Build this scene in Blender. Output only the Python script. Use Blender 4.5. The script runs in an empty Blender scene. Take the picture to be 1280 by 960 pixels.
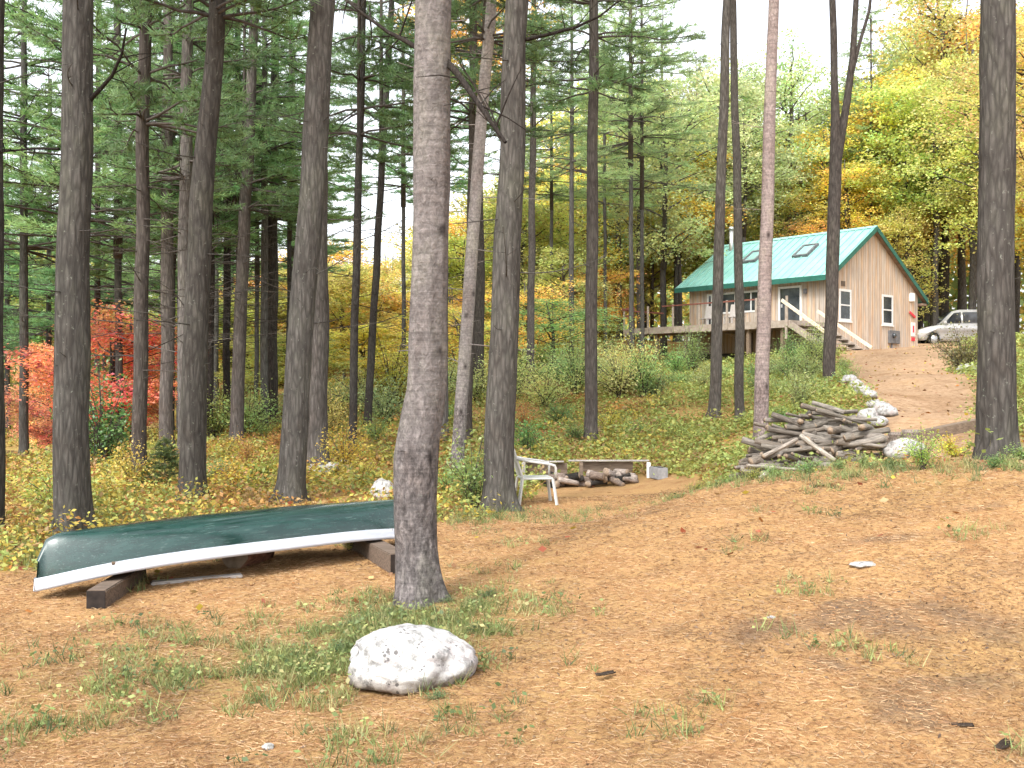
import bpy, bmesh, math, random
import numpy as np
from mathutils import Vector, Matrix, noise as mnoise

random.seed(7)
RNG = np.random.default_rng(7)
F = 1244.0            # focal length in photo pixels (1280 wide)
EYE = 1.6
PI = math.pi
scene = bpy.context.scene
COL = scene.collection

def W(px, py, d):
    """point seen at photo pixel (px,py), d metres ahead of the camera"""
    return Vector(((px - 640) / F * d, d, EYE + (480 - py) / F * d))

# ------------------------------------------------------------------ terrain
CP = []
for px, py, d in [(524,757,7.2),(91,668,10.3),(241,628,13.2),(175,600,16.5),(362,628,13.2),(396,585,18),(440,565,21),(459,540,26),
                  (623,635,12.5),(570,590,17),(585,560,21),(553,550,22),(663,485,31),(738,550,20),(735,607,15.7),(893,520,24),
                  (925,530,23),(950,562,17),(1037,487,27),(1000,590,12),(295,557,24),(208,560,23),(340,527,30),(262,550,26),
                  (808,460,46),(840,462,42),(1110,442,44),(1130,470,30),(1165,520,18),(1150,545,14.2),(1185,433,58),
                  (400,500,45),(690,435,50),(755,430,52),(1245,573,10),(1100,594,9.5),(880,612,11),(1270,800,5.2),
                  (760,650,11.7),(700,560,19),(820,560,19),(980,520,22),(600,500,36),(1062,478,22.5),(1087,496,19),(1103,514,17),(1085,524,16)]:
    p = W(px, py, d); CP.append((p.x, p.y, p.z))
CP += [(-3,4,0),(0,4,0),(3,4,.02),(0,0,0),(-6,2,0),(6,1,.1),(7,6,.75),(9,10,1.0),(13.66,42.5,3.04),(19.4,47.5,3.3),(8.6,48.2,2.6),
       (13.5,50,3.2),(14,20,1.6),(20,40,3.4),(24,55,3.9),(0,90,4),(30,90,5.5),(-30,90,1),(-40,60,-.2),(-8,10,-.1),(-12,20,-.3),
       (-16,30,-1.3),(-24,30,-1.6),(-22,36,-1.5),(-14,42,0.2),(-30,48,.2),(-40,30,-1.6),(60,60,5),(-60,80,1),(60,20,3),(0,-20,0),(-30,-10,-.3),(30,-10,.8)]
CP = np.array(CP)
def _tps(r2):
    return np.where(r2 < 1e-9, 0.0, 0.5 * r2 * np.log(np.maximum(r2, 1e-12)))
def _fit():
    n = len(CP); P = CP[:, :2] / 10.0
    K = _tps(((P[:, None] - P[None]) ** 2).sum(-1)) + 0.004 * np.eye(n)
    A = np.zeros((n + 3, n + 3)); A[:n, :n] = K
    Q = np.c_[np.ones(n), P]; A[:n, n:] = Q; A[n:, :n] = Q.T
    return np.linalg.solve(A, np.r_[CP[:, 2], 0, 0, 0])
COEF = _fit()
def terrain(X, Y):
    X = np.atleast_1d(np.asarray(X, float)); Y = np.atleast_1d(np.asarray(Y, float))
    P = np.stack([np.clip(X, -60, 60), np.clip(Y, -20, 95)], -1) / 10.0
    C = CP[:, :2] / 10.0
    out = np.empty(len(X))
    for i in range(0, len(X), 20000):
        p = P[i:i + 20000]
        out[i:i + 20000] = _tps(((p[:, None] - C[None]) ** 2).sum(-1)) @ COEF[:-3] + COEF[-3] + p @ COEF[-2:]
    near = np.exp(-((X) ** 2 + (Y - 10) ** 2) / 900)
    out += near * (0.025 * np.sin(X * 1.7 + 0.6 * np.sin(Y * 1.1)) * np.sin(Y * 1.45 + 1) + 0.012 * np.sin(X * 4.1 + 2 * np.sin(Y * .9)) * np.sin(Y * 3.3 + X))
    return out
def tz(x, y): return float(terrain([x], [y])[0])
def G(px, d, dz=0.0):
    """point on the ground in photo column px, d metres ahead"""
    x = (px - 640) / F * d
    return Vector((x, d, tz(x, d) + dz))

# ------------------------------------------------------------------ materials
def nodes(name):
    m = bpy.data.materials.new(name); m.use_nodes = True
    nt = m.node_tree; nt.nodes.clear()
    out = nt.nodes.new('ShaderNodeOutputMaterial')
    return m, nt, out
def N(nt, t, **kw):
    n = nt.nodes.new(t)
    for k, v in kw.items():
        if k.startswith('i_'):
            n.inputs[k[2:].replace('_', ' ')].default_value = v
        else: setattr(n, k, v)
    return n
def ramp(nt, stops, interp='LINEAR'):
    r = nt.nodes.new('ShaderNodeValToRGB'); cr = r.color_ramp; cr.interpolation = interp
    while len(cr.elements) < len(stops): cr.elements.new(0.5)
    for e, (p, c) in zip(cr.elements, stops):
        e.position = p; e.color = (*c, 1) if len(c) == 3 else c
    return r
def mixc(nt, a, b, fac, mode='MIX'):
    m = nt.nodes.new('ShaderNodeMix'); m.data_type = 'RGBA'; m.blend_type = mode
    for sock, v in ((m.inputs[6], a), (m.inputs[7], b), (m.inputs[0], fac)):
        if hasattr(v, 'node'): nt.links.new(v, sock)
        elif isinstance(v, (int, float)): sock.default_value = v
        else: sock.default_value = (*v, 1)
    return m.outputs[2]
def mapped(nt, scale, coord='Object'):
    tc = nt.nodes.new('ShaderNodeTexCoord'); mp = nt.nodes.new('ShaderNodeMapping')
    mp.inputs['Scale'].default_value = scale
    nt.links.new(tc.outputs[coord], mp.inputs[0]); return mp.outputs[0]
def noise_tex(nt, vec, scale, detail=4, rough=.6, dist=0.0):
    n = N(nt, 'ShaderNodeTexNoise'); n.inputs['Scale'].default_value = scale; n.inputs['Detail'].default_value = detail
    n.inputs['Roughness'].default_value = rough; n.inputs['Distortion'].default_value = dist
    nt.links.new(vec, n.inputs['Vector']); return n.outputs['Fac']

def plain(name, c1, c2, scale=6, rough=.7, stretch=(1,1,1), bump=.0, metal=0.0, spec=.3, noise_detail=4):
    m, nt, out = nodes(name)
    v = mapped(nt, stretch); f = noise_tex(nt, v, scale, noise_detail)
    r = ramp(nt, [(.32, c1), (.68, c2)]); nt.links.new(f, r.inputs[0])
    b = N(nt, 'ShaderNodeBsdfPrincipled'); b.inputs['Roughness'].default_value = rough; b.inputs['Metallic'].default_value = metal
    b.inputs['Specular IOR Level'].default_value = spec
    nt.links.new(r.outputs[0], b.inputs['Base Color'])
    if bump:
        bp = N(nt, 'ShaderNodeBump'); bp.inputs['Strength'].default_value = bump; bp.inputs['Distance'].default_value = .02
        nt.links.new(f, bp.inputs['Height']); nt.links.new(bp.outputs[0], b.inputs['Normal'])
    nt.links.new(b.outputs[0], out.inputs[0]); return m

def bark_material(name, rings=0.0, fine=1.0):
    m, nt, out = nodes(name)
    v = mapped(nt, (15 * fine, 15 * fine, 11 * fine) if rings else (13 * fine, 13 * fine, 2.4 * fine))
    a = noise_tex(nt, v, 1.6, 6, .62, .5)
    vo = N(nt, 'ShaderNodeTexVoronoi'); vo.feature = 'DISTANCE_TO_EDGE'; vo.inputs['Scale'].default_value = 1.5
    nt.links.new(v, vo.inputs['Vector'])
    vr = ramp(nt, [(0.0, (0,0,0)), (.28, (1,1,1))]); nt.links.new(vo.outputs['Distance'], vr.inputs[0])
    h = mixc(nt, a, vr.outputs[0], .10 if rings else .45, 'MULTIPLY')
    col = ramp(nt, [(.12, (.21,.205,.20)), (.42, (.53,.525,.51)), (.72, (.92,.91,.89))]); nt.links.new(h, col.inputs[0])
    oi = N(nt, 'ShaderNodeObjectInfo')
    c = mixc(nt, oi.outputs['Color'], col.outputs[0], 1.0, 'MULTIPLY')
    big = noise_tex(nt, mapped(nt, (3, 3, 1.1)), 1.3, 5, .65)
    br = ramp(nt, [(.35, (.80,.76,.74)), (.5, (1,1,1)), (.66, (1.16,1.2,1.1))]); nt.links.new(big, br.inputs[0])
    c = mixc(nt, c, br.outputs[0], .9, 'MULTIPLY')
    lich = noise_tex(nt, mapped(nt, (22, 22, 18)), 1.0, 3, .7)
    lr = ramp(nt, [(.63, (0,0,0)), (.72, (1,1,1))]); nt.links.new(lich, lr.inputs[0])
    lf = N(nt, 'ShaderNodeMath', operation='MULTIPLY'); nt.links.new(lr.outputs[0], lf.inputs[0]); lf.inputs[1].default_value = .38
    c = mixc(nt, c, (.30,.32,.27), lf.outputs[0])
    if rings:
        w = noise_tex(nt, mapped(nt, (2.4, 2.4, 34)), 1.3, 5, .7, .3)
        wr = ramp(nt, [(.3, (.66,.64,.64)), (.6, (1.16,1.12,1.12))]); nt.links.new(w, wr.inputs[0])
        c = mixc(nt, c, wr.outputs[0], rings, 'MULTIPLY')
        kn = N(nt, 'ShaderNodeTexVoronoi'); kn.inputs['Scale'].default_value = 1.0; nt.links.new(mapped(nt, (3.2, 3.2, 2.2)), kn.inputs['Vector'])
        kr = ramp(nt, [(.05, (.28,.27,.27)), (.16, (1,1,1))]); nt.links.new(kn.outputs['Distance'], kr.inputs[0]); c = mixc(nt, c, kr.outputs[0], 1, 'MULTIPLY')
        lowz = N(nt, 'ShaderNodeTexCoord'); lz = N(nt, 'ShaderNodeSeparateXYZ'); nt.links.new(lowz.outputs['Object'], lz.inputs[0])
        lzr = N(nt, 'ShaderNodeMapRange'); lzr.inputs[1].default_value = 1.0; lzr.inputs[2].default_value = 1.7; nt.links.new(lz.outputs[2], lzr.inputs[0])
        rough_ = noise_tex(nt, mapped(nt, (17, 17, 7)), 1.4, 7, .72, .6); rgr = ramp(nt, [(.34, (.30,.30,.31)), (.52, (.84,.84,.86)), (.68, (1.5,1.5,1.5))]); nt.links.new(rough_, rgr.inputs[0])
        cl = mixc(nt, c, rgr.outputs[0], .9, 'MULTIPLY'); c = mixc(nt, cl, c, lzr.outputs[0])
    b = N(nt, 'ShaderNodeBsdfPrincipled'); b.inputs['Roughness'].default_value = .93; b.inputs['Specular IOR Level'].default_value = .12
    nt.links.new(c, b.inputs['Base Color'])
    bp = N(nt, 'ShaderNodeBump'); bp.inputs['Strength'].default_value = .8; bp.inputs['Distance'].default_value = .025
    nt.links.new(h, bp.inputs['Height']); nt.links.new(bp.outputs[0], b.inputs['Normal'])
    nt.links.new(b.outputs[0], out.inputs[0]); return m

def leaf_material(name, tinted=True, transl=.42, hue_span=.07, rough=.6, gloss=.06):
    """leaves: 'Col' carries (hue wander, brightness, 0) for tinted crowns, or the colour itself"""
    m, nt, out = nodes(name)
    at = N(nt, 'ShaderNodeAttribute', attribute_name='Col')
    if tinted:
        oi = N(nt, 'ShaderNodeObjectInfo'); sp = N(nt, 'ShaderNodeSeparateColor'); nt.links.new(at.outputs['Color'], sp.inputs[0])
        hm = N(nt, 'ShaderNodeMapRange'); hm.inputs[3].default_value = .5 - hue_span; hm.inputs[4].default_value = .5 + hue_span
        nt.links.new(sp.outputs[0], hm.inputs[0])
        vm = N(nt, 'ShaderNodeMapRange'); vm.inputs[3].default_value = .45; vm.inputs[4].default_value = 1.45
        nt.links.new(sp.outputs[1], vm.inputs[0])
        hs = N(nt, 'ShaderNodeHueSaturation'); nt.links.new(oi.outputs['Color'], hs.inputs['Color'])
        nt.links.new(hm.outputs[0], hs.inputs['Hue']); nt.links.new(vm.outputs[0], hs.inputs['Value']); c = hs.outputs[0]
    else: c = at.outputs['Color']
    d = N(nt, 'ShaderNodeBsdfDiffuse'); t = N(nt, 'ShaderNodeBsdfTranslucent'); mx = N(nt, 'ShaderNodeMixShader'); mx.inputs[0].default_value = transl
    nt.links.new(c, d.inputs[0]); nt.links.new(c, t.inputs[0]); nt.links.new(d.outputs[0], mx.inputs[1]); nt.links.new(t.outputs[0], mx.inputs[2])
    last = mx.outputs[0]
    if gloss:
        g = N(nt, 'ShaderNodeBsdfGlossy'); g.inputs['Roughness'].default_value = rough; g.inputs[0].default_value = (.8,.85,.9,1)
        m2 = N(nt, 'ShaderNodeMixShader'); m2.inputs[0].default_value = gloss
        nt.links.new(last, m2.inputs[1]); nt.links.new(g.outputs[0], m2.inputs[2]); last = m2.outputs[0]
    nt.links.new(last, out.inputs[0]); return m

M = {}
M['bark'] = bark_material('pine_bark')
M['bark_fine'] = bark_material('thin_bark', fine=1.8)
M['bark_ring'] = bark_material('ringed_bark', rings=.85, fine=1.1)
M['leaf'] = leaf_material('broad_leaf', transl=.5, hue_span=.05)
M['needle'] = leaf_material('pine_needle', transl=.5, hue_span=.04, gloss=.04)
M['leafcol'] = leaf_material('ground_leaf', tinted=False, transl=.3, gloss=.03)
M['twig'] = plain('twig_wood', (.045,.035,.03), (.10,.085,.075), 9, .9)

# ------------------------------------------------------------------ mesh building
def mesh_np(name, V, faces_n, idx, mats, fmat=None, col=None, smooth=False):
    """faces_n: verts per face (array), idx: flat vertex indices"""
    me = bpy.data.meshes.new(name)
    V = np.asarray(V, np.float32); idx = np.asarray(idx, np.int32); fn = np.asarray(faces_n, np.int32)
    me.vertices.add(len(V)); me.vertices.foreach_set('co', V.ravel())
    me.loops.add(len(idx)); me.loops.foreach_set('vertex_index', idx)
    me.polygons.add(len(fn)); st = np.zeros(len(fn), np.int32); st[1:] = np.cumsum(fn)[:-1]
    me.polygons.foreach_set('loop_start', st); me.polygons.foreach_set('loop_total', fn)
    for m in mats: me.materials.append(m)
    if fmat is not None: me.polygons.foreach_set('material_index', np.asarray(fmat, np.int32))
    if smooth: me.polygons.foreach_set('use_smooth', np.ones(len(fn), bool))
    me.update(calc_edges=True)
    if col is not None:
        ca = me.color_attributes.new('Col', 'FLOAT_COLOR', 'POINT')
        c4 = np.ones((len(V), 4), np.float32); c4[:, :3] = col; ca.data.foreach_set('color', c4.ravel())
    me.validate(); return me

class Soup:
    """collects quads / tris / tubes, becomes ONE mesh"""
    def __init__(s): s.V, s.F, s.I, s.M, s.C, s.n = [], [], [], [], [], 0
    def add(s, V, faces, mat=0, col=(.5,.5,0)):
        V = np.asarray(V, float); k = len(V)
        f = np.asarray(faces, np.int64)
        s.V.append(V); s.F.append(np.full(len(f), f.shape[1])); s.I.append((f + s.n).ravel()); s.M.append(np.full(len(f), mat))
        c = np.asarray(col, float); s.C.append(np.broadcast_to(c, (k, 3)) if c.ndim == 1 else c); s.n += k
    def tube(s, pts, rad, seg=6, mat=0, cap=True, col=(.5,.5,0)):
        pts = np.asarray(pts, float); n = len(pts); rad = np.broadcast_to(np.asarray(rad, float), (n,))
        d = np.gradient(pts, axis=0); d /= np.linalg.norm(d, axis=1)[:, None] + 1e-9
        ref = np.array([0,0,1.0]) if abs(d[0][2]) < .8 else np.array([1.0,0,0])
        V = []
        a = np.arange(seg) * 2 * PI / seg
        for i in range(n):
            u = np.cross(d[i], ref); u /= np.linalg.norm(u) + 1e-9; v = np.cross(d[i], u)
            V.append(pts[i] + rad[i] * (np.cos(a)[:, None] * u + np.sin(a)[:, None] * v))
        V = np.concatenate(V); q = []
        j = np.arange(seg); j2 = (j + 1) % seg
        for i in range(n - 1): q.append(np.stack([i*seg + j, (i+1)*seg + j, (i+1)*seg + j2, i*seg + j2], -1))
        s.add(V, np.concatenate(q), mat, col)
        if cap and seg > 2:
            base = s.n - len(V)
            for o, rev in ((0, False), ((n-1)*seg, True)):
                ids = base + o + (j[::-1] if rev else j)
                s.F.append(np.array([seg])); s.I.append(ids); s.M.append(np.array([mat]))
    def leaves(s, C, size, col, mat=0, aspect=.55, flat=.0, fold=True, axis=None):
        """rhombic leaves, random directions; flat pulls the blade towards horizontal"""
        C = np.asarray(C, float); n = len(C)
        if n == 0: return
        a = RNG.normal(size=(n, 3)) if axis is None else np.asarray(axis, float)
        a = a.copy(); a[:, 2] *= (1 - flat); a /= np.linalg.norm(a, axis=1)[:, None] + 1e-9
        r = RNG.normal(size=(n, 3)); r[:, :2] *= (1 - .85 * flat); b = np.cross(a, r + np.array([0,0,1.5*flat])); b /= np.linalg.norm(b, axis=1)[:, None] + 1e-9
        size = np.broadcast_to(np.asarray(size, float), (n,))[:, None]
        V = np.stack([C - a*size*.5, C + b*size*aspect*.5, C + a*size*.5, C - b*size*aspect*.5], 1).reshape(-1, 3)
        f = np.arange(4*n).reshape(n, 4)
        col = np.asarray(col, float); c = np.repeat(col, 4, 0) if col.ndim == 2 else col
        s.add(V, f, mat, c)
    def blades(s, B, D, length, width, col, mat=0):
        """thin triangles from base B along D"""
        B = np.asarray(B, float); D = np.asarray(D, float); n = len(B)
        if n == 0: return
        D = D / (np.linalg.norm(D, axis=1)[:, None] + 1e-9)
        b = np.cross(D, RNG.normal(size=(n, 3))); b /= np.linalg.norm(b, axis=1)[:, None] + 1e-9
        length = np.broadcast_to(np.asarray(length, float), (n,))[:, None]; width = np.broadcast_to(np.asarray(width, float), (n,))[:, None]
        V = np.stack([B - b*width*.5, B + b*width*.5, B + D*length], 1).reshape(-1, 3)
        col = np.asarray(col, float); c = np.repeat(col, 3, 0) if col.ndim == 2 else col
        s.add(V, np.arange(3*n).reshape(n, 3), mat, c)
    def box(s, lo, hi, mat=0, rot=None, at=None):
        x0,y0,z0 = lo; x1,y1,z1 = hi
        V = np.array([(x0,y0,z0),(x1,y0,z0),(x1,y1,z0),(x0,y1,z0),(x0,y0,z1),(x1,y0,z1),(x1,y1,z1),(x0,y1,z1)], float)
        if rot is not None: V = V @ np.asarray(rot.to_3x3()).T
        if at is not None: V = V + np.asarray(at)
        s.add(V, [(0,3,2,1),(4,5,6,7),(0,1,5,4),(1,2,6,5),(2,3,7,6),(3,0,4,7)], mat)
    def mesh(s, name, mats, smooth=False, color=True):
        return mesh_np(name, np.concatenate(s.V), np.concatenate(s.F), np.concatenate(s.I), mats, np.concatenate(s.M), np.concatenate(s.C) if color else None, smooth)

def link(name, me, parent=None, loc=(0,0,0), rot=(0,0,0), scale=(1,1,1), color=None):
    o = bpy.data.objects.new(name, me); COL.objects.link(o)
    o.location = loc; o.rotation_euler = rot; o.scale = scale
    if parent: o.parent = parent
    if color is not None: o.color = (*color, 1)
    return o
def tag(o, label=None, cat=None, group=None, kind=None):
    for k, v in (('label', label), ('category', cat), ('group', group), ('kind', kind)):
        if v: o[k] = v
    return o
def empty(name, loc, rz=0.0, label=None, cat=None, group=None):
    o = bpy.data.objects.new(name, None); COL.objects.link(o); o.location = loc; o.rotation_euler = (0, 0, rz); o.empty_display_size = .2
    return tag(o, label, cat, group)
def bm_obj(name, bm, mats, parent=None, bevel=0.0, smooth=False, **kw):
    if bevel: bmesh.ops.bevel(bm, geom=list(bm.edges), offset=bevel, segments=2, affect='EDGES', clamp_overlap=True)
    me = bpy.data.meshes.new(name); bm.to_mesh(me); bm.free()
    for m in (mats if isinstance(mats, (list, tuple)) else [mats]): me.materials.append(m)
    if smooth:
        for p in me.polygons: p.use_smooth = True
    return link(name, me, parent, **kw)
def box_bm(lo, hi, bm=None):
    bm = bm or bmesh.new()
    c = [(a + b) / 2 for a, b in zip(lo, hi)]; s = [b - a for a, b in zip(lo, hi)]
    bmesh.ops.create_cube(bm, size=1, matrix=Matrix.Translation(c) @ Matrix.Diagonal((*s, 1)))
    return bm
def beam_bm(p0, p1, w, h, bm=None):
    """rectangular bar from p0 to p1"""
    bm = bm or bmesh.new(); p0 = Vector(p0); p1 = Vector(p1); d = p1 - p0
    q = d.to_track_quat('X', 'Z')
    bmesh.ops.create_cube(bm, size=1, matrix=Matrix.Translation((p0 + p1) / 2) @ q.to_matrix().to_4x4() @ Matrix.Diagonal((d.length, w, h, 1)))
    return bm
def poly_bm(pts, ext, bm=None):
    """prism: planar polygon pts, extruded by vector ext"""
    bm = bm or bmesh.new(); ext = Vector(ext)
    a = [bm.verts.new(p) for p in pts]; b = [bm.verts.new(Vector(p) + ext) for p in pts]
    n = len(pts); bm.faces.new(a); bm.faces.new(b[::-1])
    for i in range(n): bm.faces.new((a[i], b[i], b[(i+1) % n], a[(i+1) % n]))
    bmesh.ops.recalc_face_normals(bm, faces=bm.faces); return bm

# ------------------------------------------------------------------ the ground
def axis(a, b, dense_a, dense_b, step, far):
    mid = list(np.arange(dense_a, dense_b + 1e-6, step)); hi = []; x = dense_b; s = step
    while x < b: s = min(s * 1.16, far); x += s; hi.append(x)
    lo = []; x = dense_a; s = step
    while x > a: s = min(s * 1.16, far); x -= s; lo.append(x)
    return np.array(lo[::-1] + mid + hi)
gx = axis(-450, 450, -9, 9, .11, 30); gy = axis(-40, 700, 1.5, 19, .11, 30)
XX, YY = np.meshgrid(gx, gy); ZZ = terrain(XX.ravel(), YY.ravel())
XXr, YYr = XX.ravel(), YY.ravel()
def smooth01(x): x = np.clip(x, 0, 1); return x*x*(3 - 2*x)
def fbm(X, Y, s, seed=0):
    return np.array([mnoise.fractal(Vector((x*s + seed, y*s - seed, seed*.7)), 1.0, 2.0, 4) for x, y in zip(np.atleast_1d(X), np.atleast_1d(Y))])
def clearing_mask(X, Y):
    """1 in the needle-covered clearing, 0 in the woods"""
    X = np.asarray(X, float); Y = np.asarray(Y, float)
    # far edge of the clearing, from left to right
    ex = np.array([-30, -6, -4.6, -3.6, -2.2, -1.0, -.3, .25, .7, 2.4, 3.0, 4.2, 5.5, 30])
    ey = np.array([2, 6.6, 7.8, 9.6, 10.8, 11.2, 11.4, 14.2, 16.4, 16.2, 12.6, 9.9, 9.5, 9.5])
    return smooth01((np.interp(X, ex, ey) - Y) / 1.2 + .5)
def drive_mask(X, Y):
    cx = np.interp(Y, [9, 13, 18, 30, 44, 58], [5.2, 5.4, 7.5, 11.6, 17.4, 26])
    w = np.interp(Y, [9, 13, 18, 30, 44, 58], [.7, .8, 1.1, 1.7, 3.0, 7])
    return smooth01((w - np.abs(X - cx)) / .8 + .5) * (Y > 9)
def grass_mask(X, Y):
    """green weeds around the trunk and the white boulder, and the sweep to lower left"""
    g = np.exp(-(((X + .62) / .75) ** 2 + ((Y - 6.6) / .8) ** 2)) * 1.25
    g = g + .85 * np.exp(-(((X + 1.15) / .8) ** 2 + ((Y - 5.9) / .55) ** 2))
    g = g + .42 * np.exp(-(((X + 1.9) / .95) ** 2 + ((Y - 5.6) / .9) ** 2))
    g = g + .33 * np.exp(-(((X + .55) / .5) ** 2 + ((Y - 4.6) / .3) ** 2))
    return np.clip(g, 0, 1)
near = (np.abs(XXr) < 14) & (YYr < 26) & (YYr > 0)
nz = np.zeros(len(XXr)); nz[near] = fbm(XXr[near], YYr[near], .9, 3)
nz2 = np.zeros(len(XXr)); nz2[near] = fbm(XXr[near], YYr[near], 3.1, 9)
ZZ = ZZ + nz * .025 + nz2 * .010
cm = np.clip(clearing_mask(XXr, YYr) + nz * .35 * (clearing_mask(XXr, YYr) > .02), 0, 1)
gcol = np.stack([cm, drive_mask(XXr, YYr), np.clip(grass_mask(XXr, YYr) + nz2 * .25 * (grass_mask(XXr, YYr) > .05), 0, 1)], -1)
nx, ny = len(gx), len(gy)
ii = (np.arange(ny - 1)[:, None] * nx + np.arange(nx - 1)[None]).ravel()
gf = np.stack([ii, ii + 1, ii + nx + 1, ii + nx], -1)

def ground_material():
    m, nt, out = nodes('forest_ground')
    at = N(nt, 'ShaderNodeAttribute', attribute_name='Col'); sp = N(nt, 'ShaderNodeSeparateColor'); nt.links.new(at.outputs['Color'], sp.inputs[0])
    v = mapped(nt, (1,1,1))
    fine = noise_tex(nt, v, 38, 8, .72, .6)
    fr = ramp(nt, [(.24, (.18,.10,.045)), (.42, (.335,.195,.088)), (.58, (.42,.262,.122)), (.78, (.51,.35,.185))]); nt.links.new(fine, fr.inputs[0])
    mid = noise_tex(nt, v, 3.2, 6, .62, .4)
    mr = ramp(nt, [(.30, (.80,.70,.66)), (.5, (1,1,1)), (.7, (1.10,1.08,1.02))]); nt.links.new(mid, mr.inputs[0])
    needle = mixc(nt, fr.outputs[0], mr.outputs[0], 1.0, 'MULTIPLY')
    # patches of bare dark soil
    dn = noise_tex(nt, mapped(nt, (.8, 1.9, 1)), 1.05, 6, .62, .8)
    dr = ramp(nt, [(.565, (0,0,0)), (.68, (1,1,1))]); nt.links.new(dn, dr.inputs[0])
    df = N(nt, 'ShaderNodeMath', operation='MULTIPLY'); nt.links.new(dr.outputs[0], df.inputs[0]); df.inputs[1].default_value = .4
    needle = mixc(nt, needle, (.22,.135,.085), df.outputs[0])
    so_ = N(nt, 'ShaderNodeAttribute', attribute_name='Soil'); sn_ = noise_tex(nt, v, 16, 8, .8, .4)
    sm_ = N(nt, 'ShaderNodeMath', operation='MULTIPLY'); nt.links.new(so_.outputs['Fac'], sm_.inputs[0]); nt.links.new(sn_, sm_.inputs[1])
    sr_ = ramp(nt, [(.20, (0,0,0)), (.56, (.8,.8,.8))]); nt.links.new(sm_.outputs[0], sr_.inputs[0])
    needle = mixc(nt, needle, (.14,.098,.07), sr_.outputs[0])
    # leaf litter of the woods
    ln = noise_tex(nt, v, 11, 7, .75, .5)
    lr = ramp(nt, [(.28, (.13,.075,.035)), (.44, (.33,.18,.075)), (.56, (.42,.27,.10)), (.70, (.52,.37,.15))]); nt.links.new(ln, lr.inputs[0])
    lg = noise_tex(nt, v, .55, 5, .6, .3)
    lgr = ramp(nt, [(.42, (0,0,0)), (.62, (1,1,1))]); nt.links.new(lg, lgr.inputs[0])
    lgf = N(nt, 'ShaderNodeMath', operation='MULTIPLY'); nt.links.new(lgr.outputs[0], lgf.inputs[0]); lgf.inputs[1].default_value = .5
    litter = mixc(nt, lr.outputs[0], (.17,.17,.04), lgf.outputs[0])
    c = mixc(nt, litter, needle, sp.outputs[0])
    dv = ramp(nt, [(.28, (.19,.115,.066)), (.5, (.355,.235,.142)), (.75, (.49,.35,.23))]); nt.links.new(noise_tex(nt, v, 9, 8, .78, .4), dv.inputs[0])
    dm = ramp(nt, [(.32, (.78,.72,.66)), (.5, (1,1,1)), (.68, (1.12,1.08,1.0))]); nt.links.new(noise_tex(nt, v, .9, 5, .65, .6), dm.inputs[0])
    c = mixc(nt, c, mixc(nt, dv.outputs[0], dm.outputs[0], 1, 'MULTIPLY'), sp.outputs[1])
    gr = ramp(nt, [(.3, (.10,.085,.03)), (.7, (.22,.22,.07))]); nt.links.new(fine, gr.inputs[0])
    gf_ = N(nt, 'ShaderNodeMath', operation='MULTIPLY'); nt.links.new(sp.outputs[2], gf_.inputs[0]); gf_.inputs[1].default_value = .6
    c = mixc(nt, c, gr.outputs[0], gf_.outputs[0])
    b = N(nt, 'ShaderNodeBsdfPrincipled'); b.inputs['Roughness'].default_value = .95; b.inputs['Specular IOR Level'].default_value = .1
    nt.links.new(c, b.inputs['Base Color'])
    bp = N(nt, 'ShaderNodeBump'); bp.inputs['Strength'].default_value = .7; bp.inputs['Distance'].default_value = .03
    nt.links.new(fine, bp.inputs['Height']); nt.links.new(bp.outputs[0], b.inputs['Normal'])
    nt.links.new(b.outputs[0], out.inputs[0]); return m
soil = np.zeros(len(XXr))
def soil_patch(X, Y):
    s_ = np.zeros(len(X))
    for px, py, rx, ry, k in [(1000,806,.55,.13,1.0),(1130,806,.45,.16,1.0),(960,822,.3,.1,.6),(1240,826,.4,.2,.8),(1100,850,.6,.12,.8),(1180,868,.45,.12,.7),(1110,740,.35,.10,.55),(1240,720,.4,.10,.6),(1200,700,.5,.08,.4),(1150,895,.2,.08,.8),(1060,790,.2,.08,.9),(985,745,.2,.08,.5),(620,770,.10,.10,.5),(800,860,.5,.08,.3),(930,905,.5,.07,.3)]:
        d = 1.6*F/(py - 480)*.93; x = (px - 640)/F*d
        s_ += k*np.exp(-(((X - x)/rx)**2 + ((Y - d)/(ry*1.6))**2))
    return s_
soil[near] = np.clip(soil_patch(XXr[near], YYr[near])*(1 + 1.8*nz2[near] + 1.2*nz[near]), 0, 1)
gme = mesh_np('ground', np.stack([XXr, YYr, ZZ], -1), np.full(len(gf), 4), gf.ravel(), [ground_material()], None, gcol, True)
_sa = gme.attributes.new('Soil', 'FLOAT', 'POINT'); _sa.data.foreach_set('value', soil.astype(np.float32))
tag(link('ground', gme), 'forest floor with an orange pine needle clearing', kind='structure')

def water_material():
    m, nt, out = nodes('lake_water')
    b = N(nt, 'ShaderNodeBsdfPrincipled'); b.inputs['Base Color'].default_value = (.03,.045,.05,1); b.inputs['Roughness'].default_value = .08
    f = noise_tex(nt, mapped(nt, (1, 3, 1)), 2.5, 3)
    bp = N(nt, 'ShaderNodeBump'); bp.inputs['Strength'].default_value = .12; nt.links.new(f, bp.inputs['Height']); nt.links.new(bp.outputs[0], b.inputs['Normal'])
    nt.links.new(b.outputs[0], out.inputs[0]); return m
s = Soup(); s.add([(-90,22,-.95),(-11,22,-.95),(-11,40,-.95),(-90,40,-.95)], [(0,1,2,3)])
tag(link('water', s.mesh('water', [water_material()])), 'still lake water at the far left', kind='structure')

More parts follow.
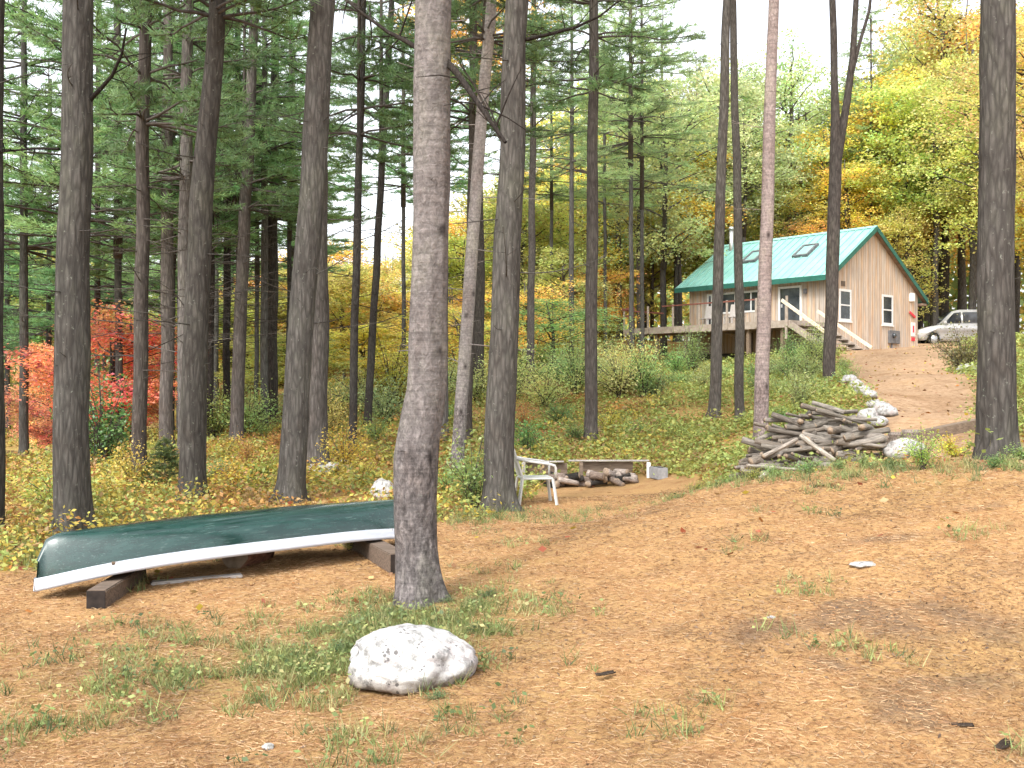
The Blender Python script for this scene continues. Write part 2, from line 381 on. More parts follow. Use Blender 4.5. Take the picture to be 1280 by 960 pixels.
# ------------------------------------------------------------------ foliage prototypes
def pine_crown(seed, whorls=15, height=9.0, radius=2.7, density=1.0, sparse_low=True):
    rg = np.random.default_rng(seed); s = Soup()
    s.tube([(0,0,-.3),(0,0,height*.5),(0,0,height)], [.085,.05,.012], 6, 1)
    B, D, Cc = [], [], []
    for w in range(whorls):
        t = (w + rg.uniform(-.3,.3)) / whorls; h = max(.05, t) * height
        prof = (1 - max(t, 0)) ** .75 * (0.75 + .25 * min(1, t*6))
        for k in range(rg.integers(4, 7)):
            az = rg.uniform(0, 2*PI); L = radius * prof * rg.uniform(.55, 1.15) + .25
            n = 7; tt = np.linspace(0, 1, n)
            rise = rg.uniform(-.12, .25) + .35*t
            wob = np.cumsum(rg.normal(0, .03, n)); wob2 = np.cumsum(rg.normal(0, .025, n))
            pts = np.stack([np.cos(az + wob)*L*tt, np.sin(az + wob)*L*tt, h + L*(rise*tt - .22*tt**2 + .16*tt**4) + wob2*L*.4], -1)
            s.tube(pts, np.linspace(.022, .005, n) * (0.7 + .5*L/radius), 4, 1, cap=False)
            brt = rg.uniform(.25, .75)
            start = .22 if t > .15 else .42
            m = max(4, int(L * 5.2 * density))
            for j in range(m):
                u = start + (1 - start) * (j + rg.uniform(0, .8)) / m; u = min(u, 1.0)
                p = np.array([np.interp(u, tt, pts[:, i]) for i in range(3)])
                side = rg.choice([-1, 1]); a2 = az + side*rg.uniform(.35, 1.15); tl = L*rg.uniform(.10, .34)*(1.15 - .6*u) + .08
                d2 = np.array([math.cos(a2), math.sin(a2), rg.uniform(-.12, .28)]); e = p + d2*tl
                if tl > .2: s.tube([p, (p+e)/2 + [0,0,-.01], e], [.007,.005,.003], 3, 1, cap=False)
                for q in range(max(2, int(tl / .085))):
                    c = p + (e - p) * ((q + rg.uniform(.3, 1)) / max(2, int(tl/.085)))
                    nb = rg.integers(6, 10)
                    dd = d2[None]*.75 + rg.normal(0, .55, (nb, 3)); dd[:, 2] *= .75; dd[:, 2] += .12
                    B.append(np.repeat(c[None], nb, 0) + rg.normal(0, .015, (nb, 3))); D.append(dd)
                    Cc.append(np.stack([np.full(nb, rg.uniform(.2,.8)), np.clip(np.full(nb, brt) + rg.normal(0,.16,nb), 0, 1), np.zeros(nb)], -1))
    B = np.concatenate(B); D = np.concatenate(D); Cc = np.concatenate(Cc)
    s.blades(B, D, RNG.uniform(.13, .21, len(B)), .021, Cc, 0)
    return s.mesh('pine_crown', [M['needle'], M['twig']])

def leafy_crown(seed, height=10.0, radius=3.0, clusters=420, per=52, leaf=.15, base_open=.12, limbs=22):
    rg = np.random.default_rng(seed); s = Soup()
    s.tube([(0,0,-.4),(rg.normal(0,.12),rg.normal(0,.12),height*.45),(rg.normal(0,.3),rg.normal(0,.3),height*.80)], [.11,.07,.015], 6, 1)
    tips = []
    for k in range(limbs):
        t = rg.uniform(.0, .9); az = rg.uniform(0, 2*PI); prof = math.sin(PI*min(1, .16 + .84*t))**.7
        L = radius*prof*rg.uniform(.5, 1.15); n = 5; tt = np.linspace(0, 1, n)
        pts = np.stack([np.cos(az)*L*tt, np.sin(az)*L*tt, t*height*.85 + L*(.75*tt - .2*tt**2)], -1) + np.cumsum(rg.normal(0,.06,(n,3)), 0)
        s.tube(pts, np.linspace(.045,.008,n), 4, 1, cap=False)
        for u in rg.uniform(.3, 1.05, int(clusters/limbs)):
            p = np.array([np.interp(min(u,1), tt, pts[:, i]) for i in range(3)]) + rg.normal(0, .42, 3)*[1,1,.8]
            tips.append((p, t))
    C, K = [], []
    for p, t in tips:
        n = int(per * rg.uniform(.4, 1.5)); sg = rg.uniform(.16, .42)
        C.append(p + rg.normal(0, 1, (n, 3))*[sg, sg, sg*.6])
        hue = np.clip(rg.normal(.5,.22),0,1); br = np.clip(rg.normal(.5,.2),0,1)
        K.append(np.stack([np.clip(hue + rg.normal(0,.12,n),0,1), np.clip(br + rg.normal(0,.15,n),0,1), np.zeros(n)], -1))
    C = np.concatenate(C); K = np.concatenate(K)
    s.leaves(C, RNG.uniform(.7, 1.25, len(C))*leaf, K, 0, .72, flat=.35)
    return s.mesh('leafy_crown', [M['leaf'], M['twig']])

def shrub_mesh(seed, height=.8, radius=.55, stems=16, leaf=.075, per=60, upright=.6):
    rg = np.random.default_rng(seed); s = Soup(); C, K, A = [], [], []
    for k in range(stems):
        az = rg.uniform(0, 2*PI); r = radius*rg.uniform(.15, 1)**.7; h = height*rg.uniform(.45, 1.08)*(1 - .35*(r/radius)**2)
        e = np.array([math.cos(az)*r, math.sin(az)*r, h]); mid = e*[.4,.4,.6]
        s.tube([(rg.normal(0,.05), rg.normal(0,.05), -.05), mid, e], [.008,.006,.003], 3, 1, cap=False)
        n = int(per*rg.uniform(.6,1.3)); u = rg.uniform(.25, 1.05, n)[:, None]
        pts = np.where(u < .6, mid*u/.6, mid + (e - mid)*(u - .6)/.4)
        C.append(pts + rg.normal(0, 1, (n,3))*radius*.16)
        hue = np.clip(rg.normal(.5,.2),0,1); br = np.clip(rg.normal(.5,.15),0,1)
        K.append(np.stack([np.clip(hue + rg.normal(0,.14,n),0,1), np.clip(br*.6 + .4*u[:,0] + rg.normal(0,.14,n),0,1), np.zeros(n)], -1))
    C = np.concatenate(C); K = np.concatenate(K)
    s.leaves(C, RNG.uniform(.6,1.3,len(C))*leaf, K, 0, .6, flat=.45)
    return s.mesh('shrub', [M['leaf'], M['twig']])

PINE = [pine_crown(11), pine_crown(12, 13, 9, 2.9), pine_crown(13, 17, 9, 2.3, 1.1), pine_crown(14, 12, 9, 3.1, .9)]
LEAFY = [leafy_crown(21, 10, 3.0, 330, 52), leafy_crown(22, 10, 2.7, 300, 52), leafy_crown(23, 10, 3.2, 360, 50), leafy_crown(24, 10, 2.2, 260, 54)]
SPARSE = [leafy_crown(31, 10, 3.0, 250, 46, .12, limbs=30), leafy_crown(32, 10, 2.5, 220, 48, .12, limbs=28)]
SHRUB_BIG = [shrub_mesh(51, .9, .6, 34, .040, 85), shrub_mesh(52, .8, .65, 38, .042, 80), shrub_mesh(53, 1.1, .5, 30, .040, 90)]
SHRUB = [shrub_mesh(41, .8, .55, 22, .048, 75), shrub_mesh(42, .7, .6, 24, .046, 75), shrub_mesh(43, 1.0, .5, 20, .05, 70), shrub_mesh(44, .5, .5, 18, .05, 60)]

# ------------------------------------------------------------------ trees
def trunk_mesh(path, rad, seg, step, seed, mat, flare=.4, rough=.03, dead=(), knots=0):
    """path/rad: polyline relative to the base; dead: list of (z, az, length, rise)"""
    s = Soup(); path = np.asarray(path, float); rad = np.asarray(rad, float)
    z = path[:, 2]; H = z[-1]
    zs = np.unique(np.r_[np.linspace(-.35, .8, 12), np.arange(.9, H, step), H])
    a = np.arange(seg)*2*PI/seg; V = []
    ph = random.uniform(0, 6)
    for h in zs:
        c = np.array([np.interp(h, z, path[:, 0]), np.interp(h, z, path[:, 1]), h])
        wob = .012*np.array([mnoise.noise(Vector((h*.6, seed, 0))), mnoise.noise(Vector((h*.6, seed, 7))), 0])
        r = np.interp(h, z, rad)
        fl = flare*(1.1*math.exp(-max(h, -.05)/.13) + .25*math.exp(-max(h,0)/.5)) if h < 2.5 else 0
        rr = np.array([r*(1 + fl*(.65 + .4*math.sin(3*x + ph) + .22*math.sin(5*x + 2*ph)) + rough*mnoise.fractal(Vector((math.cos(x)*3.2, math.sin(x)*3.2, h*1.3 + seed*3)), 1, 2, 4)) for x in a])
        V.append(c + wob*3 + np.stack([np.cos(a)*rr, np.sin(a)*rr, np.zeros(seg)], -1))
    n = len(zs); V = np.concatenate(V); j = np.arange(seg); j2 = (j+1) % seg
    q = np.concatenate([np.stack([i*seg + j, i*seg + j2, (i+1)*seg + j2, (i+1)*seg + j], -1) for i in range(n-1)])
    s.add(V, q)
    for (h, az, L, rise) in dead:
        c = np.array([np.interp(h, z, path[:, 0]), np.interp(h, z, path[:, 1]), h]); r = np.interp(h, z, rad)
        d = np.array([math.cos(az), math.sin(az), 0]); t = np.linspace(0, 1, 6)
        bend = random.uniform(-.35, .35); up = random.uniform(-.1, .3)
        side = np.array([-d[1], d[0], 0])
        pts = c + d*(r*.6 + L*t[:, None]) + np.array([0,0,1])*(L*(rise*t + up*t**2))[:, None] + side*(bend*L*t**2)[:, None]
        b0 = min(.011, .005 + .004*L)
        s.tube(pts, np.linspace(b0, .003, 6), 5, 0, cap=False)
        for k in range(int(L*3)):
            u = random.uniform(.25, .95); p = np.array([np.interp(u, t, pts[:, i]) for i in range(3)])
            e = p + (d*random.uniform(.2,.8) + side*random.choice((-1,1))*random.uniform(.3,.9) + np.array([0,0,random.uniform(-.2,.5)]))*L*random.uniform(.15,.35)
            s.tube([p, (p+e)/2 + [0,0,random.uniform(-.03,.03)], e], [.005,.004,.0015], 3, 0, cap=False)
    return s.mesh('trunk', [mat], smooth=True, color=False)

def dead_set(z0, z1, n, Lmax):
    return [(random.uniform(z0, z1), random.uniform(0, 2*PI), random.uniform(.3, 1)*Lmax, random.uniform(-.25, .35)) for _ in range(n)]

PINE_GREEN = (.19,.31,.12)
def pine(px, d, w0, way, w1, label, group=None, crown=None, crown_base=7.0, H=15.0, color=(.17,.15,.14), seg=14, mat='bark', dead=None, rough=.05, flare=.45,
         name='pine_tree', cscale=1.0, green=PINE_GREEN, crown_h=None, needles=None):
    """way: photo pixels [(px,py)..] the trunk passes on its way up, at the same depth; w0,w1 trunk width in photo pixels low down and at the last point"""
    b = G(px, d); path = [(0,0,0)]; rad = [w0/2*d/F]
    t = empty(name, b, 0, label, 'tree', group)
    ptop = None
    for k, (x, y, *w) in enumerate(way):
        p = W(x, y, d); path.append((p.x - b.x, 0, p.z - b.z)); rad.append((w[0] if w else (w1 if k == len(way)-1 else None)))
    zz = [p[2] for p in path]
    for k in range(1, len(rad)):
        if rad[k] is None: rad[k] = (w0 + (w1 - w0)*zz[k]/zz[-1])/2*d/F
        else: rad[k] = rad[k]/2*d/F
    last, prev = np.array(path[-1]), np.array(path[-2])
    H = max(H, last[2] + 1.5)
    dirn = (last - np.array(path[0]))/last[2]
    path.append(tuple(last + dirn*(H - last[2]))); rad.append(max(.03, rad[-1]*max(.25, 1 - (H - last[2])/14)))
    deads = list(dead if dead is not None else dead_set(2.2, min(crown_base + 1, 7), 14, 1.2))
    if d < 25: deads += [(random.uniform(.9, 6), random.uniform(0, 6.28), random.uniform(.05, .2), random.uniform(-.2, .3)) for _ in range(16)]
    tm = trunk_mesh(path, rad, seg, .16 if d < 15 else .4, random.randint(0, 999), M[mat], flare, rough, deads)
    link('trunk', tm, t, color=color)
    if crown is not None:
        hz = (crown_h or (H - crown_base + 1.0))/9.0
        cx = np.interp(crown_base, [p[2] for p in path], [p[0] for p in path])
        rs = cscale*random.uniform(.9, 1.1)
        o = link('crown', PINE[crown % 4], t, (cx, 0, crown_base), (0, 0, random.uniform(0, 6.28)), (rs, rs, hz), green)
    return t, path, rad

def limb(tree, pts, r0, r1, color, mat='bark_fine'):
    s = Soup(); s.tube(pts, np.linspace(r0, r1, len(pts)), 7, 0, cap=False)
    pts = np.asarray(pts, float)
    for k in range(7):
        u = random.uniform(.25, .98)*(len(pts) - 1); i = min(int(u), len(pts) - 2); p = pts[i] + (pts[i+1] - pts[i])*(u - i)
        e = p + np.array([random.uniform(-.4,.4), random.uniform(-.3,.3), random.uniform(-.2,.4)])
        s.tube([p, (p+e)/2 + [0,0,.02], e], [.008,.005,.002], 4, 0, cap=False)
    return link('limb', s.mesh('limb', [M[mat]], True, False), tree, color=color)
def limb_px(tree, d, pxs, r0, r1, color, dd=0.0):
    b = tree.location; n = len(pxs)
    return limb(tree, [tuple(W(x, y, d + dd*i/(n-1)) - b) for i, (x, y) in enumerate(pxs)], r0, r1, color)

DK = (.125,.118,.110); MD = (.18,.165,.158); LT = (.27,.25,.245); VL = (.46,.43,.42)
# nearest trees
t, *_ = pine(524, 7.2, 53, [(519,640,51),(521,560,53),(534,480,48),(535,400,46),(541,150,45),(543,0,44)], 44,
     'crooked grey pine trunk nearest the camera, right behind the white boulder', crown=0, crown_base=9.4, H=15, cscale=.75, color=(.25,.232,.228), seg=36, mat='bark_ring',
     rough=.10, flare=.42, dead=dead_set(4.3,6.5,6,.9))
limb_px(t, 7.2, [(556,75),(572,92),(590,118),(612,150),(632,178)], .028, .012, (.06,.05,.045), -.5)
limb_px(t, 7.2, [(525,62),(505,50),(485,40),(455,18),(420,-10)], .02, .008, (.06,.05,.045), .3)
t, *_ = pine(91, 10.3, 43, [(90,500,42),(93,250,38),(98,0,35)], 34, 'thick dark pine trunk standing behind the left end of the canoe', crown=1, crown_base=9.0, H=17, cscale=.75,
     color=DK, seg=30, rough=.08)
limb_px(t, 10.3, [(110,128),(125,112),(140,95),(152,68),(158,35)], .026, .01, (.04,.034,.03), -.3)
limb_px(t, 10.3, [(74,186),(40,186),(0,190),(-50,196)], .014, .006, (.04,.034,.03), .2)
t, *_ = pine(241, 13.2, 32, [(242,500,31),(252,250,28),(268,60,22),(272,0,20)], 20, 'dark pine trunk leaning slightly right, green tuft near its top, left of the paired trunks', crown=2,
     crown_base=5.9, H=16, color=(.135,.125,.115), seg=24, cscale=.9)
t, *_ = pine(362, 13.2, 33, [(370,500,32),(385,300,31),(399,100,31),(404,0,30)], 30, 'thick pine trunk leaning right, front one of the pair behind the canoe middle', crown=3,
     crown_base=9.2, H=17, cscale=.75, color=(.17,.16,.15), seg=28, rough=.08)
pine(396, 18, 29, [(396,450,27),(398,300,25),(397,100,22)], 20, 'straight thick pine trunk, rear one of the pair behind the canoe middle', crown=0, crown_base=9.4, H=18, cscale=.8, color=(.20,.18,.17), seg=22)
t, *_ = pine(623, 12.5, 38, [(627,500,37),(636,250,33),(647,0,28)], 28, 'thick dark pine trunk beside the white plastic chair', crown=1, crown_base=9.2, H=17, cscale=.75, color=(.155,.145,.135), seg=28, rough=.08)
limb_px(t, 12.5, [(655,50),(690,42),(720,34),(750,20),(785,-8)], .026, .009, (.05,.042,.038), -.4)
limb_px(t, 12.5, [(634,188),(618,160),(605,130),(592,105),(575,80)], .022, .010, (.09,.075,.065), .2)
t, *_ = pine(1245, 10.0, 45, [(1244,400,43),(1247,200,42),(1247,0,40)], 40, 'massive dark pine trunk at the right edge beside the drive', crown=2, crown_base=9.4, H=18, cscale=.8, color=(.13,.12,.112), seg=32, rough=.085,
     flare=.35, dead=dead_set(4.5, 7, 4, .8))
pine(-18, 10.4, 40, [(-16,300,38),(-14,0,34)], 34, 'pine trunk cut off by the left edge of the photo', crown=3, crown_base=8, H=16, cscale=.8, color=DK, seg=20)
# middle distance, left
MID = [
 (175,16.5,18,[(177,300,17),(181,60,15)],14,'slim dark pine trunk right of the thick left trunk, before the red maple',(.14,.12,.11),5.4),
 (230,20,17,[(231,300,16),(234,100,14)],13,'grey pine trunk tucked close behind the dark leaning pine',(.23,.21,.20),5.2),
 (208,23,17,[(209,380,16),(209,200,14)],13,'pale grey pine trunk between the red maple and the leaning dark pine',(.24,.21,.20),5.0),
 (295,24,17,[(300,400,16),(311,180,14)],12,'grey pine trunk left of the paired trunks, leaning a little right',(.21,.185,.175),5.2),
 (262,26,10,[(263,300,10),(266,120,9)],8,'thin dark pine trunk seen at the right side of the dark leaning pine',(.10,.085,.08),5.5),
 (283,29,9,[(284,300,9),(284,150,8)],8,'thin dark trunk between two grey pines in the left wood',(.09,.08,.075),6.0),
 (340,30,14,[(341,300,13),(343,150,11)],10,'dark straight pine trunk just left of the paired trunks',(.13,.115,.105),5.5),
 (440,21,10,[(446,300,10),(454,40,7)],7,'slender dark pine right of the paired trunks, nearly straight',(.11,.10,.095),6.2),
 (459,26,10,[(472,300,9),(484,100,8)],7,'slender dark pine leaning right between paired and nearest trunks',(.11,.10,.095),6.6),
 (553,22,14,[(553,400,14),(556,200,11),(560,60,9)],9,'grey pine trunk peeking out behind the right side of the nearest trunk',(.26,.24,.23),6.5),
 (570,17,16,[(584,400,16),(598,200,15),(612,20,14)],13,'pale smooth trunk leaning right between the nearest trunk and the chair trunk',VL,6.9),
 (585,21,12,[(587,400,11),(588,250,9),(592,90,8)],7,'thin brown trunk crossing behind the pale leaning trunk',(.15,.13,.12),6.5),
 (663,31,10,[(664,350,9),(666,180,8)],7,'thin grey pine on the slope just right of the chair trunk',(.20,.18,.17),7.5),
 (738,20,16,[(740,300,15),(742,60,12)],11,'straight grey pine standing alone behind the firewood rack',(.17,.15,.14),6.6),
 (893,24,15,[(899,300,13),(907,60,11)],10,'slim grey pine in front of the deck, left one of two',(.20,.18,.165),11.6),
 (925,23,12,[(923,300,11),(917,60,9)],8,'slim dark pine in front of the deck, right one of two',(.16,.145,.13),11.4),
 (950,17,18,[(956,350,17),(962,150,15),(967,0,13)],13,'pale reddish grey pine trunk rising at the left of the woodpile',(.48,.40,.385),9.2),
]
for k, (px, d, w0, way, w1, lab, col, cb) in enumerate(MID):
    pine(px, d, w0, way, w1, lab, crown=k, crown_base=cb, H=cb + random.uniform(7.5, 10), color=col, seg=14, mat='bark_fine' if w0 < 13 else ('bark_ring' if col[0] > .3 else 'bark'),
         dead=dead_set(1.8 if d < 23 else 2.5, cb + .6, 34 if px < 420 else (16 if px < 600 else 8), 2.2 if px < 420 else (1.5 if px < 600 else .7)), rough=.05, cscale=.75)
# the forked tree at the right of the stairs
t, path, rad = pine(1037, 27, 15, [(1041,300,16),(1045,200,15),(1043,110,9),(1041,0,8)], 7, 'grey tree with a forked top standing in front of the cabin corner', crown=None, H=14, color=(.15,.13,.12),
     name='forked_tree', dead=dead_set(6, 10, 6, .9))
b = t.location
for pts, r0, r1 in (([(1046,205),(1058,130),(1066,70),(1070,0),(1071,-120)], .12, .06), ([(1064,95),(1074,55),(1086,15),(1096,-60)], .06, .03)):
    limb(t, [tuple(W(x, y, 27) - b) for x, y in pts], r0, r1, (.14,.12,.11), 'bark')
link('crown', SPARSE[0], t, (.6, 0, 11.5), (0,0,1), (.8,.8,.55), (.30,.24,.05))

# further pines that fill the wood behind (their trunks cannot be told apart one by one)
BGP = []
for px, d, cb in [(30,24,4.6),(120,29,4.4),(150,36,4.6),(60,35,4.0),(225,34,5.0),(320,37,5.5),(-30,32,3.6),(270,42,5.2),(365,42,6.2),
                  (505,40,8.2),(-200,22,3.8),(180,44,5),(10,42,3.0),(-80,40,3.0),(330,27,6.3),(90,23,4.6),(150,25,5.2),(215,28,5.2),(250,31,5.2),(300,28,5.8),(360,33,6.2),(40,50,4),(130,50,4.5),(200,52,5.5),(290,50,5.5)]:
    BGP.append((px, d, cb, 'pine in the dense dark wood at the left, far behind the canoe', 'pines of the left wood', random.uniform(.13,.2)))
for px, d, cb in [(714,40,8),(690,46,7.5),(757,48,7),(790,41,9),(803,44,7.5),(632,44,8.5),(830,56,9),(1090,62,11.5),(870,66,9.5),(540,46,8.5)]:
    BGP.append((px, d, cb, 'tall pine among the yellow trees behind the deck and the clearing', 'pines among the yellow trees', .16))
for k, (px, d, cb, lab, grp, tone) in enumerate(BGP):
    w = random.uniform(.15, .24)*F/d
    pine(px, d, w, [(px + random.uniform(-3,3), 250, w*.8)], w*.8, lab, grp, crown=k, crown_base=cb, H=cb + random.uniform(7.5, 11), color=(tone, tone*.96, tone*.91), seg=9,
         mat='bark', dead=dead_set(2.4, cb + 2.5, 30 if px < 600 else 5, 2.2), cscale=random.uniform(1.0, 1.3), green=random.choice([(.23,.41,.15),(.29,.45,.17),(.21,.39,.15)]) if px < 560 else (.40,.53,.23))

# broadleaf trees in autumn colour
TR = []
for k in range(3):
    p = [(0,0,0),(.08*k-.05,.05,3),(.15-.1*k,-.1,6.5),(.1,.05,9)]
    TR.append(trunk_mesh(p, [.16,.13,.10,.05], 9, .5, 50+k, M['bark_fine'], .3, .04, dead_set(2, 6, 5, 1.2)))
YEL = (.86,.68,.14); GOLD = (.80,.55,.13); YG = (.62,.62,.17); GRN = (.34,.47,.15); ORG = (.62,.25,.06); PGR = (.52,.63,.29)
def broadleaf(px, d, h, color, label, group, kind='LEAFY', rs=1.0, bottom=.2, name='autumn_tree'):
    b = G(px, d)
    t = empty(name, b, random.uniform(0, 6.28), label, 'tree', group)
    link('trunk', random.choice(TR), t, (0,0,-.2), (0,0,0), (h/14, h/14, h/11), random.choice([MD, (.13,.115,.105), (.22,.2,.19)]))
    ms = LEAFY if kind == 'LEAFY' else SPARSE
    r = rs*(.75 + h/28)
    c = tuple(x*random.uniform(.88,1.12) for x in color)
    link('crown', random.choice(ms), t, (0,0,h*bottom), (0,0,random.uniform(0,6.28)), (r, r, h*(1-bottom)/10), c)
    return t
random.seed(21)
A_ = ('yellow leaved tree in the bright autumn wood behind the cabin', 'yellow trees behind the cabin')
B_ = ('golden orange tree in the autumn wood behind the cabin', 'orange trees behind the cabin')
C_ = ('green leaved tree in the wood behind the cabin and the deck', 'green trees behind the cabin')
D_ = ('yellow leaved tree in the open wood left of the deck', 'yellow trees left of the deck')
E_ = ('green and gold young tree in the open wood left of the deck', 'mixed young trees left of the deck')
F_ = ('orange gold tree in the open wood left of the deck', 'orange trees left of the deck')
for px, d, h, c, L, kind in [
  (880,64,17,YG,A_,0),(930,70,18,GRN,C_,0),(985,66,17,YEL,A_,0),(1040,68,18,GRN,C_,0),(1010,78,20,YG,A_,1),(1085,72,18,GOLD,B_,1),(1120,62,17,YEL,A_,0),(1150,66,19,YG,A_,0),
  (1180,70,21,YG,A_,0),(1165,64,14,YEL,A_,1),(1215,64,20,GOLD,B_,0),(1260,60,18,YG,A_,0),(1240,50,15,YG,A_,1),(1300,56,19,YEL,A_,0),(1290,42,16,YG,A_,1),(1340,48,17,GOLD,B_,0),
  (1200,80,23,YEL,A_,0),(1130,84,22,GRN,C_,0),(900,86,20,GRN,C_,0),(960,88,20,YG,A_,1),(1060,60,12,YEL,A_,1),(1215,58,19,YG,A_,1),(1180,62,19,YG,A_,1),(1145,70,21,PGR,C_,1),(1105,74,21,YG,A_,1),(1290,66,22,YG,A_,1),(1235,54,17,YG,A_,1),(1120,58,11,YG,A_,1),(968,60,13,YG,A_,1),(1030,62,14,YEL,A_,1),(850,58,13,YEL,A_,0),(910,60,11,YG,A_,0),(1095,66,14,YG,A_,0),
  (1270,75,22,YG,A_,0),(1230,88,24,GRN,C_,0),(1320,70,22,GRN,C_,0),(1010,58,9,GOLD,B_,1),(830,72,20,GRN,C_,1),(1160,90,25,YEL,A_,0),
  (800,52,17,PGR,C_,1),(772,56,17,PGR,C_,1),(845,58,18,PGR,C_,1),(872,64,20,PGR,C_,1),(905,60,18,PGR,C_,0),(985,62,19,PGR,C_,1),(1008,66,20,GRN,C_,0),(1050,72,21,PGR,C_,0),(950,70,21,PGR,C_,0),
  (728,56,15,YEL,D_,1),(752,60,17,YEL,D_,0),(776,66,18,YEL,D_,0),(680,64,12,YEL,D_,0),(650,60,10,YEL,D_,0),(830,50,15,PGR,C_,1),(1100,66,19,PGR,C_,1),(930,58,16,PGR,C_,1),(1135,60,15,YG,A_,0),(1170,58,13,YG,A_,0),
  (650,50,9,YG,D_,0),(672,56,11,YEL,D_,0),(700,52,10,YG,E_,1),(720,60,12,YEL,D_,0),(745,58,11,YEL,D_,0),(770,64,14,YEL,D_,0),(790,62,11,YG,E_,0),(815,60,10,YG,E_,0),(805,66,15,YEL,D_,0),
  (760,70,16,YEL,D_,0),(700,72,13,YEL,D_,0),(640,68,11,GOLD,F_,0),(610,58,9,YEL,D_,0),(590,56,10,YEL,D_,0),(630,54,9,YG,E_,0),(565,46,5,YEL,D_,0),(580,50,8,YG,E_,0),(555,60,9,YEL,D_,0),(520,56,7,YG,E_,0),(490,62,8,GOLD,F_,0),
  (470,52,5.5,YEL,D_,0),(600,76,12,YG,E_,1),(660,40,5,YEL,D_,1),(705,44,6,YG,E_,1),(745,50,5,YEL,D_,1),(690,36,3.6,GRN,E_,1),(575,38,4.5,YEL,D_,1),
  (790,76,20,GOLD,F_,1),(735,84,18,YG,E_,1)]:
    if px > 800 and d >= 58 and h > 12: h *= 1.20 if px > 1065 else .98
    broadleaf(px, d, h*(random.uniform(.82,1.14) if px > 800 else random.uniform(.93,1.10)), c, L[0], L[1], 'SPARSE' if kind else 'LEAFY', bottom=.12 if h < 12 else (.22 if px < 800 else random.choice([.22,.3,.42])))
G_ = ('small golden tree deep in the left wood', 'golden young trees in the left wood')
H_ = ('green young tree deep in the left wood', 'green young trees in the left wood')
for px, d, h, c, L in [(430,50,7,YG,H_),(400,58,8,YEL,G_),(370,52,7,YG,H_),(345,60,8,YEL,G_),(310,50,6,YG,H_),(280,58,8,GOLD,G_),(250,48,6,YG,H_),(215,54,7,GRN,H_),(190,46,5,YEL,G_),
                       (300,70,10,YEL,G_),(380,74,10,YEL,G_),(440,70,9,GOLD,G_),(240,66,9,YG,H_),(140,60,9,GRN,H_),(455,44,4,YEL,G_),(360,40,3.5,YG,H_)]:
    broadleaf(px, d, h*random.uniform(.9,1.1), c, L[0], L[1], bottom=.1, rs=1.1)
for px, d, h, c in [(10,48,9,GRN),(40,58,11,YG),(-40,52,10,GRN),(75,66,12,GRN),(-10,70,12,YG),(-90,60,12,GRN)]:
    broadleaf(px, d, h, c, 'green tree on the far shore at the left edge', 'green trees on the far shore', bottom=.08, rs=1.25)
# the red maple, and an orange one behind it
RED = (.98,.33,.19); RORG = (.98,.48,.22)
for px, d, h, c, lab, rs in [(138,25,4.3,RED,'bright red maple glowing behind the thick left trunk',.72),(72,27,3.4,(.84,.32,.22),'low crimson maple at the left of the thick left trunk',.55),
                             (165,27,4.6,RORG,'orange red maple between the slim dark trunk and the pale grey one',.58),(60,31,4.6,RORG,'orange maple showing over the crimson one at the far left',.42)]:
    broadleaf(px, d, h, c, lab, 'red and orange maples at the left', bottom=.10, rs=rs, name='maple_tree')
# a golden crown overhanging at top centre and upper right
broadleaf(598, 30, 17, GOLD, 'golden tree whose top shows above, between the nearest trunk and the chair trunk', None, 'SPARSE', rs=.7, bottom=.5)
t = broadleaf(1203, 63, 25, (.76,.60,.17), 'bare forked brown tree with golden leaves just left of the massive right trunk', None, 'SPARSE', rs=1.15, bottom=.45)
limb_px(t, 63, [(1201,210),(1190,180),(1176,140),(1163,95),(1150,60)], .15, .07, (.12,.10,.09))

# the far wood that closes the view
def far_wood():
    s = Soup(); C, K = [], []
    for k in range(900):
        a = RNG.uniform(-.95, .95); r = RNG.uniform(95, 125); x = r*math.sin(a); y = r*math.cos(a)
        top = np.interp(x, [-100,-30,-14,8,20,40,100], [11,10,9,13,17,19,19])*RNG.uniform(.55, 1.05)
        z0 = tz(x, y); n = 90
        C.append(np.array([x,y,z0 + top*.5]) + RNG.normal(0,1,(n,3))*[1.6,1.6,top*.26])
        pal = [YEL, GOLD, YG, GRN, GRN] if x > -25 else [GRN, GRN, YG, (.06,.10,.04)]
        c = np.array(pal[RNG.integers(len(pal))])*RNG.uniform(.6,1.05); K.append(c*RNG.uniform(.65,1.3,(n,1)))
    s.leaves(np.concatenate(C), RNG.uniform(.5,.95,900*90), np.concatenate(K), 0, .75, .3)
    return s.mesh('distant_woods', [M['leafcol']])
tag(link('distant_woods', far_wood()), 'far autumn wood closing the view behind all trees', kind='stuff')

# ------------------------------------------------------------------ ground vegetation (uncountable)
PAL = {'y': (.55,.42,.06), 'g': (.16,.24,.05), 'yg': (.34,.36,.07), 'o': (.50,.20,.05), 'b': (.28,.14,.06), 'dg': (.07,.13,.04), 'lg': (.30,.42,.10)}
def scatter(n, xr, yr, accept, by_angle=False):
    out = []; tot = 0
    while tot < n:
        if by_angle:
            d = RNG.uniform(yr[0]**.5, yr[1]**.5, n*2)**2; x = (RNG.uniform(xr[0], xr[1], n*2) - 640)/F*d; y = d
        else: x = RNG.uniform(*xr, n*2); y = RNG.uniform(*yr, n*2)
        k = RNG.uniform(size=n*2) < accept(x, y); p = np.stack([x[k], y[k]], -1); out.append(p); tot += len(p)
        if len(out) > 60: break
    p = np.concatenate(out)[:n]
    return np.c_[p, terrain(p[:, 0], p[:, 1])]
house_block = lambda x, y: ((x - 13)**2 + (y - 47)**2 < 40)
